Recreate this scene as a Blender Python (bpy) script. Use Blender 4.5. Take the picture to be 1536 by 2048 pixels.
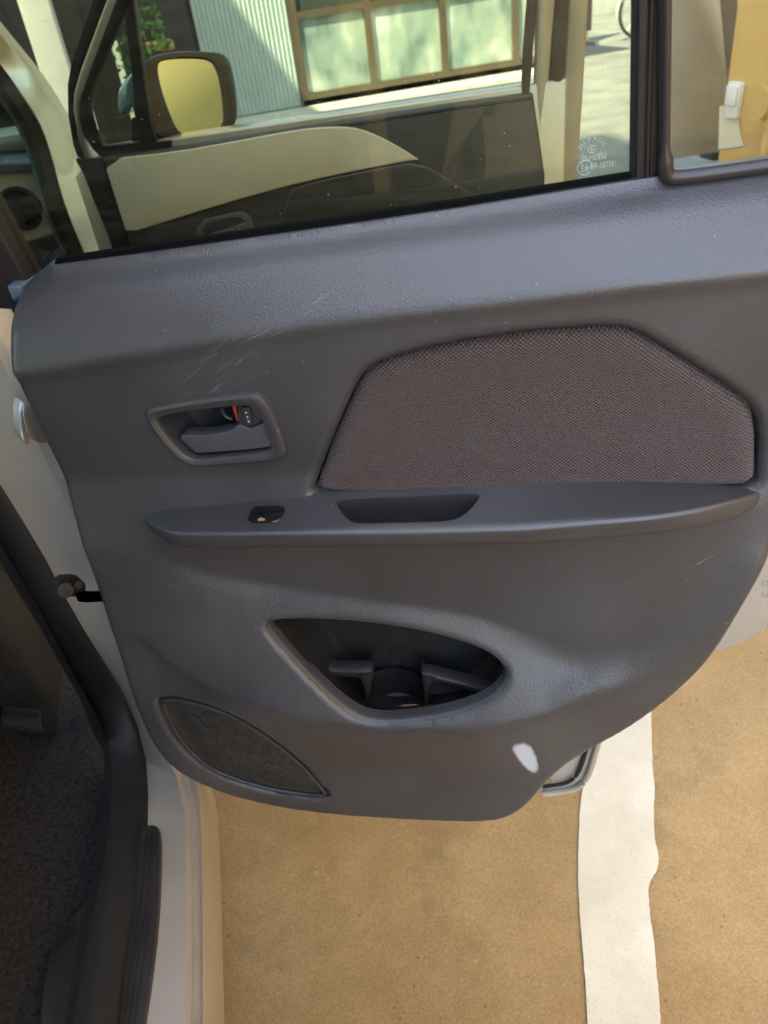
import bpy, bmesh, math, random
import numpy as np
from mathutils import Vector, Matrix
from mathutils.geometry import delaunay_2d_cdt

for o in list(bpy.data.objects): bpy.data.objects.remove(o)
S = bpy.context.scene
COL = S.collection
R = math.radians
random.seed(4)

# ------------------------------------------------------------------ camera
FPX, PITCH, ROLL, HEAD = 1540.0, 35.0, 8.0, 11.4
CAM = np.array([.187, -.742, 1.15])
_h, _p, _r = R(HEAD), R(PITCH), R(ROLL)
FW = np.array([math.sin(_h)*math.cos(_p), math.cos(_h)*math.cos(_p), -math.sin(_p)])
_Rt = np.array([math.cos(_h), -math.sin(_h), 0]); _Dn = np.cross(FW, _Rt)
IX = _Rt*math.cos(_r) + _Dn*math.sin(_r)
IY = -_Rt*math.sin(_r) + _Dn*math.cos(_r)
cd = bpy.data.cameras.new('camera'); cam = bpy.data.objects.new('camera', cd); COL.objects.link(cam)
cd.sensor_fit = 'VERTICAL'; cd.sensor_height = 36; cd.lens = 36*FPX/2048
cd.clip_start = .02; cd.clip_end = 500
cd.dof.use_dof = True; cd.dof.focus_distance = .74; cd.dof.aperture_fstop = 10
M = Matrix(((IX[0], -IY[0], -FW[0], CAM[0]), (IX[1], -IY[1], -FW[1], CAM[1]), (IX[2], -IY[2], -FW[2], CAM[2]), (0, 0, 0, 1)))
cam.matrix_world = M
S.camera = cam

# ------------------------------------------------------------------ sky, sun, exposure
SUN_TRAVEL = Vector((.6, .5, -1.0)).normalized()
W = bpy.data.worlds.new('World'); S.world = W; W.use_nodes = True
nt = W.node_tree; bg = nt.nodes['Background']
sky = nt.nodes.new('ShaderNodeTexSky'); sky.sky_type = 'NISHITA'; sky.sun_disc = False
sky.sun_elevation = math.asin(-SUN_TRAVEL.z); sky.sun_rotation = math.atan2(-SUN_TRAVEL.x, -SUN_TRAVEL.y)
nt.links.new(sky.outputs[0], bg.inputs[0]); bg.inputs[1].default_value = .15
sl = bpy.data.lights.new('sun', 'SUN'); sl.energy = 3.0; sl.angle = R(.53); sl.color = (1, .95, .86)
so = bpy.data.objects.new('sun', sl); COL.objects.link(so)
so.rotation_euler = SUN_TRAVEL.to_track_quat('-Z', 'Y').to_euler(); so.location = (-6, -6, 12)
S.view_settings.view_transform = 'Standard'; S.view_settings.look = 'None'
S.view_settings.exposure = 2.85; S.view_settings.gamma = 1
S.render.engine = 'CYCLES'
S.cycles.max_bounces = 10; S.cycles.transparent_max_bounces = 16

# ------------------------------------------------------------------ helpers: places
AX, AY, AZ = np.eye(3)
def ray(px, py): return (px-768)/FPX*IX + (py-1024)/FPX*IY + FW
def hit(px, py, o, n):
    """where the line of sight through a photograph point meets a plane of the place"""
    r = ray(px, py); t = ((np.array(o)-CAM)@n)/(r@n); return CAM + t*r
def onx(px, py, x): return hit(px, py, AX*x, AX)
def ony(px, py, y): return hit(px, py, AY*y, AY)
def onz(px, py, z=0.): return hit(px, py, AZ*z, AZ)

class DoorFrame:
    """u from hinge to latch, v up, w from the outer skin towards the cabin; leans inwards above the belt"""
    def __init__(s, o, th, belt=1.0, lean=10.):
        t = R(th); s.o = np.array(o, float); s.u = np.array([math.sin(t), -math.cos(t), 0]); s.n = np.array([-math.cos(t), -math.sin(t), 0])
        s.belt, s.k = belt, math.tan(R(lean))
    def p(s, u, v, w=0., lean=False):
        if lean: w = w + (v-s.belt)*s.k
        return s.o + u*s.u + v*AZ + w*s.n
    def uv(s, px, py, w):
        P = hit(px, py, s.o+w*s.n, s.n) - s.o; return float(P@s.u), float(P[2])
    def px(s, px, py, w): u, v = s.uv(px, py, w); return s.p(u, v, w)
    def glass(s, px, py, w):     # on the leaning upper part
        n = s.n - s.k*AZ; P = hit(px, py, s.o+s.belt*AZ+w*s.n, n) - s.o; return float(P@s.u), float(P[2])
RD = DoorFrame((0, 0, 0), 68, 1.0)
FD = DoorFrame((0, 1.05, 0), 68, .94)

# ------------------------------------------------------------------ helpers: meshes
def tag(o, label=None, cat=None, group=None, kind=None):
    if label: o['label'] = label
    if cat: o['category'] = cat
    if group: o['group'] = group
    if kind: o['kind'] = kind
    return o
def empty(name, loc, label, cat, group=None, rz=0):
    o = bpy.data.objects.new(name, None); COL.objects.link(o); o.location = loc; o.rotation_euler = (0, 0, rz)
    o.empty_display_size = .1
    return tag(o, label, cat, group)
def world_m(o):
    m = Matrix.LocRotScale(o.location, o.rotation_euler, o.scale) if o.rotation_mode != 'QUATERNION' else o.matrix_basis
    return (world_m(o.parent) @ o.matrix_parent_inverse @ m) if o.parent else m
def link(name, me, mat, parent=None, smooth=True, keep=True):
    o = bpy.data.objects.new(name, me); COL.objects.link(o)
    if mat: me.materials.append(mat)
    if smooth: me.shade_smooth()
    if parent:
        o.parent = parent
        if keep: o.matrix_parent_inverse = world_m(parent).inverted()
    return o
def mk(name, vs, fs, mat, parent=None, smooth=True, angle=None, bevel=0, keep=True):
    me = bpy.data.meshes.new(name); me.from_pydata([tuple(map(float, v)) for v in vs], [], fs)
    bm = bmesh.new(); bm.from_mesh(me); bmesh.ops.recalc_face_normals(bm, faces=bm.faces)
    if bevel:
        es = [e for e in bm.edges if len(e.link_faces) == 2 and e.calc_face_angle(0) > R(35)]
        if es: bmesh.ops.bevel(bm, geom=es, offset=bevel, segments=3, profile=.5, affect='EDGES', clamp_overlap=True)
    if smooth:
        for e in bm.edges:
            e.smooth = not (len(e.link_faces) == 2 and e.calc_face_angle(0) > R(angle or 38))
    bm.to_mesh(me); bm.free(); me.update()
    return link(name, me, mat, parent, smooth, keep)
def prism(name, pts, d, mat, parent=None, bevel=.001, keep=True, smooth=True):
    """closed outline (world points) given thickness along vector d"""
    n = len(pts); pts = [np.array(p, float) for p in pts]; d = np.array(d, float)
    vs = pts + [p+d for p in pts]
    fs = [list(range(n)), list(range(2*n-1, n-1, -1))] + [[i, (i+1) % n, n+(i+1) % n, n+i] for i in range(n)]
    return mk(name, vs, fs, mat, parent, smooth, bevel=bevel, keep=keep)
def box(name, lo, hi, mat, parent=None, bevel=.004, keep=True):
    x0, y0, z0 = lo; x1, y1, z1 = hi
    return prism(name, [(x0, y0, z0), (x1, y0, z0), (x1, y1, z0), (x0, y1, z0)], (0, 0, z1-z0), mat, parent, bevel, keep)
def boxes(name, spans, mat, parent=None, keep=True):
    vs, fs = [], []
    for (lo, hi) in spans:
        b = len(vs)
        vs += [(x, y, z) for z in (lo[2], hi[2]) for y in (lo[1], hi[1]) for x in (lo[0], hi[0])]
        fs += [[b+i for i in f] for f in ((0, 2, 3, 1), (4, 5, 7, 6), (0, 1, 5, 4), (2, 6, 7, 3), (0, 4, 6, 2), (1, 3, 7, 5))]
    return mk(name, vs, fs, mat, parent, smooth=False, keep=keep)
def chaikin(pts, it=2, closed=True):
    pts = [np.array(p, float) for p in pts]
    for _ in range(it):
        q = []; n = len(pts); rng = range(n) if closed else range(n-1)
        if not closed: q.append(pts[0])
        for i in rng:
            a, b = pts[i], pts[(i+1) % n]; q += [.75*a+.25*b, .25*a+.75*b]
        if not closed: q.append(pts[-1])
        pts = q
    return pts
def resample(pts, n):
    pts = np.array(pts, float); d = np.r_[0, np.cumsum(np.linalg.norm(np.diff(pts, axis=0), axis=1))]
    t = np.linspace(0, d[-1], n); return np.stack([np.interp(t, d, pts[:, k]) for k in range(pts.shape[1])], 1)
def loft(name, rails, mat, parent=None, closed=False, caps=False, angle=None, keep=True):
    n = len(rails[0]); vs = [p for r in rails for p in r]; fs = []
    for a in range(len(rails)-1):
        for i in range(n if closed else n-1):
            j = (i+1) % n; fs.append([a*n+i, a*n+j, (a+1)*n+j, (a+1)*n+i])
    if caps: fs += [list(range(n)), list(range((len(rails)-1)*n, len(rails)*n))]
    return mk(name, vs, fs, mat, parent, True, angle, keep=keep)
def tube(name, pts, r, mat, parent=None, seg=10, closed=False, keep=True):
    pts = [np.array(p, float) for p in pts]; n = len(pts); rails = []
    for i in range(n):
        a = pts[(i-1) % n] if (closed or i > 0) else pts[i]; b = pts[(i+1) % n] if (closed or i < n-1) else pts[i]
        t = b-a; t /= np.linalg.norm(t)+1e-12
        s = np.cross(t, AZ if abs(t[2]) < .9 else AX); s /= np.linalg.norm(s); q = np.cross(t, s)
        rr = r[i] if hasattr(r, '__len__') else r
        rails.append([pts[i]+rr*(math.cos(k)*s+math.sin(k)*q) for k in np.linspace(0, 2*math.pi, seg, endpoint=False)])
    if closed: rails.append(rails[0])
    return loft(name, rails, mat, parent, closed=True, caps=not closed, keep=keep)
def disc(c, n, r, k=24, ex=None):
    n = np.array(n, float); n /= np.linalg.norm(n)
    s = np.cross(n, AZ if abs(n[2]) < .9 else AX); s /= np.linalg.norm(s); q = np.cross(n, s)
    return [np.array(c)+r*(math.cos(a)*s+math.sin(a)*q) for a in np.linspace(0, 2*math.pi, k, endpoint=False)]
def inside(P, poly):
    P = np.asarray(P); poly = np.asarray(poly); c = np.zeros(len(P), bool); n = len(poly)
    for i in range(n):
        x0, y0 = poly[i]; x1, y1 = poly[i-1]
        m = ((y0 > P[:, 1]) != (y1 > P[:, 1])) & (P[:, 0] < (x1-x0)*(P[:, 1]-y0)/((y1-y0) or 1e-12)+x0); c ^= m
    return c
def dist(P, line, closed=True):
    P = np.asarray(P); line = np.asarray(line); d = np.full(len(P), 9.)
    for i in range(len(line) if closed else len(line)-1):
        a = line[i]; b = line[(i+1) % len(line)]; ab = b-a
        t = np.clip(((P-a)@ab)/(ab@ab+1e-15), 0, 1); d = np.minimum(d, np.linalg.norm(P-(a+t[:, None]*ab), axis=1))
    return d
def sheet(outline, holes, step):
    """triangulated 2-D sheet: returns points, triangles"""
    outline = np.array(outline); lo = outline.min(0); hi = outline.max(0)
    gx, gy = np.meshgrid(np.arange(lo[0], hi[0], step), np.arange(lo[1], hi[1], step))
    gx = gx + (np.arange(gx.shape[0]) % 2)[:, None]*step*.5
    P = np.stack([gx.ravel(), gy.ravel()], 1)
    m = inside(P, outline) & (dist(P, outline) > step*.45)
    for h in holes: m &= ~inside(P, h) & (dist(P, h) > step*.45)
    P = P[m]; V = [Vector(p) for p in outline]; E = [(i, (i+1) % len(outline)) for i in range(len(outline))]
    for h in holes:
        b = len(V); V += [Vector(p) for p in h]; E += [(b+i, b+(i+1) % len(h)) for i in range(len(h))]
    V += [Vector(p) for p in P]
    r = delaunay_2d_cdt(V, E, [], 0, 1e-6)
    P2 = np.array([tuple(v) for v in r[0]]); T = np.array([list(f) for f in r[2]])
    c = P2[T].mean(1); k = inside(c, outline)
    for h in holes: k &= ~inside(c, h)
    return P2, T[k].tolist()
def offset2(poly, d):
    poly = np.array(poly); a = np.roll(poly, 1, 0); b = np.roll(poly, -1, 0); t = b-a
    t /= np.linalg.norm(t, axis=1)[:, None]+1e-12; nrm = np.stack([-t[:, 1], t[:, 0]], 1)
    area = .5*np.sum(poly[:, 0]*b[:, 1]-b[:, 0]*poly[:, 1])
    return poly + nrm*d*(1 if area > 0 else -1)      # positive d goes inwards
def sstep(a, b, x): t = np.clip((np.asarray(x, float)-a)/(b-a), 0, 1); return t*t*(3-2*t)

# ------------------------------------------------------------------ materials
def new_mat(name):
    m = bpy.data.materials.new(name); m.use_nodes = True
    return m, m.node_tree.nodes, m.node_tree.links, m.node_tree.nodes['Principled BSDF']
def coords(N, L, scale=None, kind='Object'):
    tc = N.new('ShaderNodeTexCoord'); return tc.outputs[kind]
def pm(name, col, rough=.5, metal=0., var=.0, vscale=8., bump=0., bscale=400., coat=0., spec=.5, dist_=.001, bkind='noise', rvar=0.):
    m, N, L, b = new_mat(name)
    b.inputs['Base Color'].default_value = (*col, 1); b.inputs['Roughness'].default_value = rough
    b.inputs['Metallic'].default_value = metal; b.inputs['Specular IOR Level'].default_value = spec
    b.inputs['Coat Weight'].default_value = coat; b.inputs['Coat Roughness'].default_value = .08
    co = coords(N, L)
    if var:
        n = N.new('ShaderNodeTexNoise'); n.inputs['Scale'].default_value = vscale; n.inputs['Detail'].default_value = 8; n.inputs['Roughness'].default_value = .62
        L.new(co, n.inputs['Vector'])
        mr = N.new('ShaderNodeMapRange'); mr.inputs[1].default_value = .3; mr.inputs[2].default_value = .7; mr.inputs[3].default_value = 1-var; mr.inputs[4].default_value = 1+var
        L.new(n.outputs['Fac'], mr.inputs[0])
        mx = N.new('ShaderNodeMix'); mx.data_type = 'RGBA'; mx.blend_type = 'MULTIPLY'; mx.inputs[0].default_value = 1
        mx.inputs[6].default_value = (*col, 1); L.new(mr.outputs[0], mx.inputs[7]); L.new(mx.outputs[2], b.inputs['Base Color'])
        if rvar:
            m2 = N.new('ShaderNodeMapRange'); m2.inputs[1].default_value = .3; m2.inputs[2].default_value = .7; m2.inputs[3].default_value = rough-rvar; m2.inputs[4].default_value = rough+rvar
            L.new(n.outputs['Fac'], m2.inputs[0]); L.new(m2.outputs[0], b.inputs['Roughness'])
    if bump:
        if bkind == 'noise': t = N.new('ShaderNodeTexNoise'); t.inputs['Scale'].default_value = bscale; t.inputs['Detail'].default_value = 4; out = t.outputs['Fac']
        else: t = N.new('ShaderNodeTexVoronoi'); t.inputs['Scale'].default_value = bscale; out = t.outputs['Distance']
        L.new(co, t.inputs['Vector'])
        bp = N.new('ShaderNodeBump'); bp.inputs['Strength'].default_value = bump; bp.inputs['Distance'].default_value = dist_
        L.new(out, bp.inputs['Height']); L.new(bp.outputs[0], b.inputs['Normal'])
    return m
def math_(N, L, op, a, b=None, c=None):
    n = N.new('ShaderNodeMath'); n.operation = op
    for i, v in enumerate((a, b, c)):
        if v is None: continue
        if isinstance(v, (int, float)): n.inputs[i].default_value = v
        else: L.new(v, n.inputs[i])
    return n.outputs[0]

def trim_plastic(name, col, grain=1.0, scuff=None, rough=.42, dust=.24, patch=None):
    """grained dashboard plastic with fine dust; scuff = (centre, radius) rub marks"""
    m, N, L, b = new_mat(name); co = coords(N, L)
    b.inputs['Specular IOR Level'].default_value = .72
    n = N.new('ShaderNodeTexNoise'); n.inputs['Scale'].default_value = 9; n.inputs['Detail'].default_value = 7; L.new(co, n.inputs['Vector'])
    mr = N.new('ShaderNodeMapRange'); mr.inputs[1].default_value = .32; mr.inputs[2].default_value = .7; mr.inputs[3].default_value = .86; mr.inputs[4].default_value = 1.16; L.new(n.outputs['Fac'], mr.inputs[0])
    mx = N.new('ShaderNodeMix'); mx.data_type = 'RGBA'; mx.blend_type = 'MULTIPLY'; mx.inputs[0].default_value = 1; mx.inputs[6].default_value = (*col, 1); L.new(mr.outputs[0], mx.inputs[7])
    base = mx.outputs[2]
    rr = N.new('ShaderNodeMapRange'); rr.inputs[1].default_value = .3; rr.inputs[2].default_value = .7; rr.inputs[3].default_value = rough-.05; rr.inputs[4].default_value = rough+.07
    L.new(n.outputs['Fac'], rr.inputs[0]); L.new(rr.outputs[0], b.inputs['Roughness'])
    # dust flecks
    v = N.new('ShaderNodeTexVoronoi'); v.inputs['Scale'].default_value = 62; v.inputs['Randomness'].default_value = 1; L.new(co, v.inputs['Vector'])
    vs = N.new('ShaderNodeSeparateColor'); L.new(v.outputs['Color'], vs.inputs[0])
    fl = math_(N, L, 'MULTIPLY', math_(N, L, 'LESS_THAN', v.outputs['Distance'], .055), math_(N, L, 'GREATER_THAN', vs.outputs[0], .62))
    fl = math_(N, L, 'MULTIPLY', fl, dust)
    m2 = N.new('ShaderNodeMix'); m2.data_type = 'RGBA'; L.new(fl, m2.inputs[0]); L.new(base, m2.inputs[6]); m2.inputs[7].default_value = (.42, .41, .39, 1); base = m2.outputs[2]
    if scuff:
        for (c, rad, d, amt) in scuff:
            d = np.array(d, float); d /= np.linalg.norm(d)
            sub = N.new('ShaderNodeVectorMath'); sub.operation = 'SUBTRACT'; L.new(co, sub.inputs[0]); sub.inputs[1].default_value = tuple(c)
            dl = N.new('ShaderNodeVectorMath'); dl.operation = 'DOT_PRODUCT'; L.new(sub.outputs[0], dl.inputs[0]); dl.inputs[1].default_value = tuple(d)
            e2 = np.cross(RD.n, d); dc = N.new('ShaderNodeVectorMath'); dc.operation = 'DOT_PRODUCT'; L.new(sub.outputs[0], dc.inputs[0]); dc.inputs[1].default_value = tuple(e2)
            cb = N.new('ShaderNodeCombineXYZ')
            L.new(math_(N, L, 'MULTIPLY', dl.outputs['Value'], 22.), cb.inputs[0]); L.new(math_(N, L, 'MULTIPLY', dc.outputs['Value'], 620.), cb.inputs[1])
            ns = N.new('ShaderNodeTexNoise'); ns.inputs['Scale'].default_value = 1; ns.inputs['Detail'].default_value = 3; L.new(cb.outputs[0], ns.inputs['Vector'])
            s1 = N.new('ShaderNodeMapRange'); s1.inputs[1].default_value = .56; s1.inputs[2].default_value = .74; L.new(ns.outputs['Fac'], s1.inputs[0])
            q = math_(N, L, 'ADD', math_(N, L, 'POWER', math_(N, L, 'ABSOLUTE', math_(N, L, 'DIVIDE', dl.outputs['Value'], rad[0])), 2.), math_(N, L, 'POWER', math_(N, L, 'ABSOLUTE', math_(N, L, 'DIVIDE', dc.outputs['Value'], rad[1])), 2.))
            fo = N.new('ShaderNodeMapRange'); fo.inputs[1].default_value = 1; fo.inputs[2].default_value = .1; L.new(q, fo.inputs[0])
            f = math_(N, L, 'MULTIPLY', math_(N, L, 'MULTIPLY', s1.outputs[0], fo.outputs[0]), amt)
            m3 = N.new('ShaderNodeMix'); m3.data_type = 'RGBA'; L.new(f, m3.inputs[0]); L.new(base, m3.inputs[6]); m3.inputs[7].default_value = (.36, .35, .33, 1); base = m3.outputs[2]
    if patch:  # pale bluish patch with a noisy edge, mixed into the base colour
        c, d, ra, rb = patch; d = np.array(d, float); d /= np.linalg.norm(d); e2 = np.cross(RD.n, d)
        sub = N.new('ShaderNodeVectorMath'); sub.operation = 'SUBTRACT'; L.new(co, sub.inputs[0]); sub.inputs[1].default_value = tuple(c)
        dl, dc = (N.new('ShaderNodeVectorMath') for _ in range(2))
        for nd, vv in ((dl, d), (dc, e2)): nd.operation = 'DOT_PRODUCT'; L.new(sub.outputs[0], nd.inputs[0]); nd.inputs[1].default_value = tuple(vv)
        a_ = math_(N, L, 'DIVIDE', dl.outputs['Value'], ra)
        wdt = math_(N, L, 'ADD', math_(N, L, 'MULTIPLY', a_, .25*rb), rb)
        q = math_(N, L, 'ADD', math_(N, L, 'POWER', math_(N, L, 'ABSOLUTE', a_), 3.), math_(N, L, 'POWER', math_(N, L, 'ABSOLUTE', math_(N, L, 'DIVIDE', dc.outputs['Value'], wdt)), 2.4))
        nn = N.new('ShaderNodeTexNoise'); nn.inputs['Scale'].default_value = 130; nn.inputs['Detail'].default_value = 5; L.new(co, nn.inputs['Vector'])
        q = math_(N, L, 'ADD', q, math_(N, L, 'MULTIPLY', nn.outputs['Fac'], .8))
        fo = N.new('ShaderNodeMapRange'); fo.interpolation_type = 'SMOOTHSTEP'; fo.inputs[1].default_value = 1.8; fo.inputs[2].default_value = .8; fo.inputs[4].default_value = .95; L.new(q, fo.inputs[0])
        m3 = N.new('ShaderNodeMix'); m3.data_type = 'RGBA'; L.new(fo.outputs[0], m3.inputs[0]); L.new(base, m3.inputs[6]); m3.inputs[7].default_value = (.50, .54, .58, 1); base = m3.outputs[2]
    L.new(base, b.inputs['Base Color'])
    g = N.new('ShaderNodeTexVoronoi'); g.feature = 'SMOOTH_F1'; g.inputs['Scale'].default_value = 620; g.inputs['Smoothness'].default_value = .4; L.new(co, g.inputs['Vector'])
    g2 = N.new('ShaderNodeTexNoise'); g2.inputs['Scale'].default_value = 900; L.new(co, g2.inputs['Vector'])
    hsum = math_(N, L, 'ADD', g.outputs['Distance'], math_(N, L, 'MULTIPLY', g2.outputs['Fac'], .5))
    bp = N.new('ShaderNodeBump'); bp.inputs['Strength'].default_value = .26*grain; bp.inputs['Distance'].default_value = .0009
    L.new(hsum, bp.inputs['Height']); L.new(bp.outputs[0], b.inputs['Normal'])
    return m

CH = (.047, .0475, .051)
_sc = lambda x, y, w=.07: RD.px(x, y, w)
_d1 = RD.px(545, 640, .07)-RD.px(400, 745, .07)
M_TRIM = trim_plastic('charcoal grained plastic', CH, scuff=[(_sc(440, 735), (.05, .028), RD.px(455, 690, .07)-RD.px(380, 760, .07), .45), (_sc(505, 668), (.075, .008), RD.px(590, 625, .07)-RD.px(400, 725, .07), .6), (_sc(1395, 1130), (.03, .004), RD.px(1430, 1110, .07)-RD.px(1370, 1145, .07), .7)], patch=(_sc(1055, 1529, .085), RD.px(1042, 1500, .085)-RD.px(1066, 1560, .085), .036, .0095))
M_ARM = trim_plastic('charcoal satin plastic', (.043, .0435, .047), grain=.3, rough=.42, dust=.4)
M_SMOOTH = pm('dark satin plastic', (.036, .038, .043), .36, var=.1, vscale=20, bump=.05, bscale=900)
M_BLACK = pm('black plastic', (.013, .013, .014), .5, var=.15, vscale=30)
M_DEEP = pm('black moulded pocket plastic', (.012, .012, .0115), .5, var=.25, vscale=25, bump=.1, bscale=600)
M_FLOCK = pm('flocked black seal', (.0035, .0035, .0035), .95, spec=.05)
M_RUBBER = pm('black rubber', (.012, .012, .012), .62, var=.2, vscale=40, bump=.1, bscale=700)
M_PILLAR = pm('dark brown satin plastic', (.030, .026, .027), .36, var=.1, vscale=15, bump=.04, bscale=900)
M_GLOSS = pm('gloss black plastic', (.010, .010, .011), .14, coat=.4)
M_SILVER = pm('silver paint', (.56, .52, .445), .33, metal=.45, coat=.35, var=.05, vscale=14, rvar=.05)
M_SILVER_SHADE = pm('shaded silver paint', (.44, .42, .37), .42, metal=.4, coat=.2, var=.10, vscale=11, rvar=.08)  # silver darkened: shade on the rear door shell put into the colour
M_BEIGE = pm('beige grained plastic', (.60, .56, .44), .5, var=.05, vscale=10, bump=.12, bscale=700)
M_BLUEGREY = pm('blue grey plastic', (.09, .13, .17), .5, var=.1)
M_BLUE = pm('glossy light blue', (.08, .24, .38), .3, coat=.6)  # even glossy light blue for the mirror cap
M_STEEL = pm('dull steel', (.38, .37, .35), .38, metal=.9, var=.15, vscale=60)
M_DARKMETAL = pm('greasy dark steel', (.030, .027, .021), .75, var=.4, vscale=90, spec=.2)
M_RED = pm('red plastic', (.38, .045, .02), .4)
M_DOT = pm('grey print', (.5, .5, .5), .6)
M_MARK = pm('etched glass marking', (.42, .43, .38), .8)
M_CARPET = pm('black needle felt carpet', (.042, .039, .036), .95, var=.55, vscale=160, bump=.8, bscale=700, dist_=.003, spec=.1)
M_SEAT = pm('grey seat plastic', (.024, .027, .030), .6, var=.2, vscale=12, bump=.08, bscale=700, spec=.22)
M_CLOTH = pm('dark seat cloth', (.030, .030, .031), .9, var=.2, vscale=90, bump=.3, bscale=500, spec=.2)
M_SCUFFPLATE = pm('scuffed black sill plastic', (.026, .023, .021), .40, var=.35, vscale=30)
M_TYRE = pm('tyre rubber', (.02, .02, .02), .8, bump=.2, bscale=120)
M_MIRROR = pm('mirror glass', (.55, .72, .84), .015, metal=1.0)
M_WHITE = pm('white paint', (.72, .72, .68), .5, var=.06, vscale=4)
M_POST = pm('weathered white paint', (.46, .46, .42), .6, var=.12, vscale=5)
M_DIRT = pm('brown dirt', (.30, .20, .10), .9, var=.5, vscale=180, bump=.5, bscale=400)

def glass_mat(name, tint, refl=.06):
    m, N, L, b = new_mat(name); N.remove(b)
    tr = N.new('ShaderNodeBsdfTransparent'); tr.inputs[0].default_value = (*tint, 1)
    gl = N.new('ShaderNodeBsdfGlossy'); gl.inputs['Roughness'].default_value = .01; gl.inputs[0].default_value = (1, 1, 1, 1)
    fr = N.new('ShaderNodeFresnel'); fr.inputs[0].default_value = 1.5
    ms = N.new('ShaderNodeMixShader'); L.new(fr.outputs[0], ms.inputs[0]); L.new(tr.outputs[0], ms.inputs[1]); L.new(gl.outputs[0], ms.inputs[2])
    # dust film: fine specks and wipe streaks
    co = coords(N, L); mp = N.new('ShaderNodeMapping'); mp.inputs['Scale'].default_value = (6, 6, 60); L.new(co, mp.inputs[0])
    n = N.new('ShaderNodeTexNoise'); n.inputs['Scale'].default_value = 3; n.inputs['Detail'].default_value = 6; L.new(mp.outputs[0], n.inputs['Vector'])
    mr = N.new('ShaderNodeMapRange'); mr.inputs[1].default_value = .45; mr.inputs[2].default_value = .8; mr.inputs[3].default_value = .003; mr.inputs[4].default_value = .03; L.new(n.outputs['Fac'], mr.inputs[0])
    v = N.new('ShaderNodeTexVoronoi'); v.inputs['Scale'].default_value = 95; L.new(co, v.inputs['Vector'])
    sp = math_(N, L, 'MULTIPLY', math_(N, L, 'LESS_THAN', v.outputs['Distance'], .06), .28)
    df = N.new('ShaderNodeBsdfDiffuse'); df.inputs[0].default_value = (.6, .58, .5, 1)
    m2 = N.new('ShaderNodeMixShader'); L.new(math_(N, L, 'ADD', mr.outputs[0], sp), m2.inputs[0]); L.new(ms.outputs[0], m2.inputs[1]); L.new(df.outputs[0], m2.inputs[2])
    L.new(m2.outputs[0], N['Material Output'].inputs[0])
    return m
M_TINT = glass_mat('green tinted glass', (.64, .665, .555))
M_CLEAR = glass_mat('pale tinted glass', (.86, .90, .82))
M_QUARTER = glass_mat('lightly tinted quarter glass', (.74, .74, .66))

def weave_mat():
    m, N, L, b = new_mat('brown basket weave cloth'); co = coords(N, L)
    du = N.new('ShaderNodeVectorMath'); du.operation = 'DOT_PRODUCT'; L.new(co, du.inputs[0]); du.inputs[1].default_value = tuple(RD.u)
    sx = N.new('ShaderNodeSeparateXYZ'); L.new(co, sx.inputs[0])
    p, q = .0037, .0028
    nz = N.new('ShaderNodeTexNoise'); nz.inputs['Scale'].default_value = 25; L.new(co, nz.inputs['Vector'])
    wob = math_(N, L, 'MULTIPLY', nz.outputs['Fac'], .003)
    a = math_(N, L, 'SINE', math_(N, L, 'MULTIPLY', math_(N, L, 'ADD', du.outputs['Value'], wob), 2*math.pi/p))
    c = math_(N, L, 'SINE', math_(N, L, 'MULTIPLY', math_(N, L, 'ADD', sx.outputs[2], wob), 2*math.pi/q))
    h = math_(N, L, 'MULTIPLY', a, c)
    rp = N.new('ShaderNodeMapRange'); rp.inputs[1].default_value = -.7; rp.inputs[2].default_value = .6; L.new(h, rp.inputs[0])
    mx = N.new('ShaderNodeMix'); mx.data_type = 'RGBA'; L.new(rp.outputs[0], mx.inputs[0]); mx.inputs[6].default_value = (.026, .018, .018, 1); mx.inputs[7].default_value = (.108, .074, .067, 1)
    L.new(mx.outputs[2], b.inputs['Base Color']); b.inputs['Roughness'].default_value = .85; b.inputs['Specular IOR Level'].default_value = .25
    b.inputs['Sheen Weight'].default_value = .15
    bp = N.new('ShaderNodeBump'); bp.inputs['Strength'].default_value = .8; bp.inputs['Distance'].default_value = .0012; L.new(h, bp.inputs['Height']); L.new(bp.outputs[0], b.inputs['Normal'])
    return m
M_WEAVE = weave_mat()
def grille_mat():
    m, N, L, b = new_mat('perforated speaker plastic'); co = coords(N, L)
    du = N.new('ShaderNodeVectorMath'); du.operation = 'DOT_PRODUCT'; L.new(co, du.inputs[0]); du.inputs[1].default_value = tuple(RD.u)
    sx = N.new('ShaderNodeSeparateXYZ'); L.new(co, sx.inputs[0]); p = .0032
    a = math_(N, L, 'SINE', math_(N, L, 'MULTIPLY', du.outputs['Value'], 2*math.pi/p)); c = math_(N, L, 'SINE', math_(N, L, 'MULTIPLY', sx.outputs[2], 2*math.pi/p))
    h = math_(N, L, 'MAXIMUM', a, c)
    mx = N.new('ShaderNodeMix'); mx.data_type = 'RGBA'; rp = N.new('ShaderNodeMapRange'); rp.inputs[1].default_value = -.4; rp.inputs[2].default_value = .5; L.new(h, rp.inputs[0])
    L.new(rp.outputs[0], mx.inputs[0]); mx.inputs[6].default_value = (.008, .008, .008, 1); mx.inputs[7].default_value = (.040, .038, .034, 1); L.new(mx.outputs[2], b.inputs['Base Color'])
    b.inputs['Roughness'].default_value = .5
    bp = N.new('ShaderNodeBump'); bp.inputs['Strength'].default_value = .6; bp.inputs['Distance'].default_value = .0007; L.new(h, bp.inputs['Height']); L.new(bp.outputs[0], b.inputs['Normal'])
    return m
M_GRILLE = grille_mat()

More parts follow.
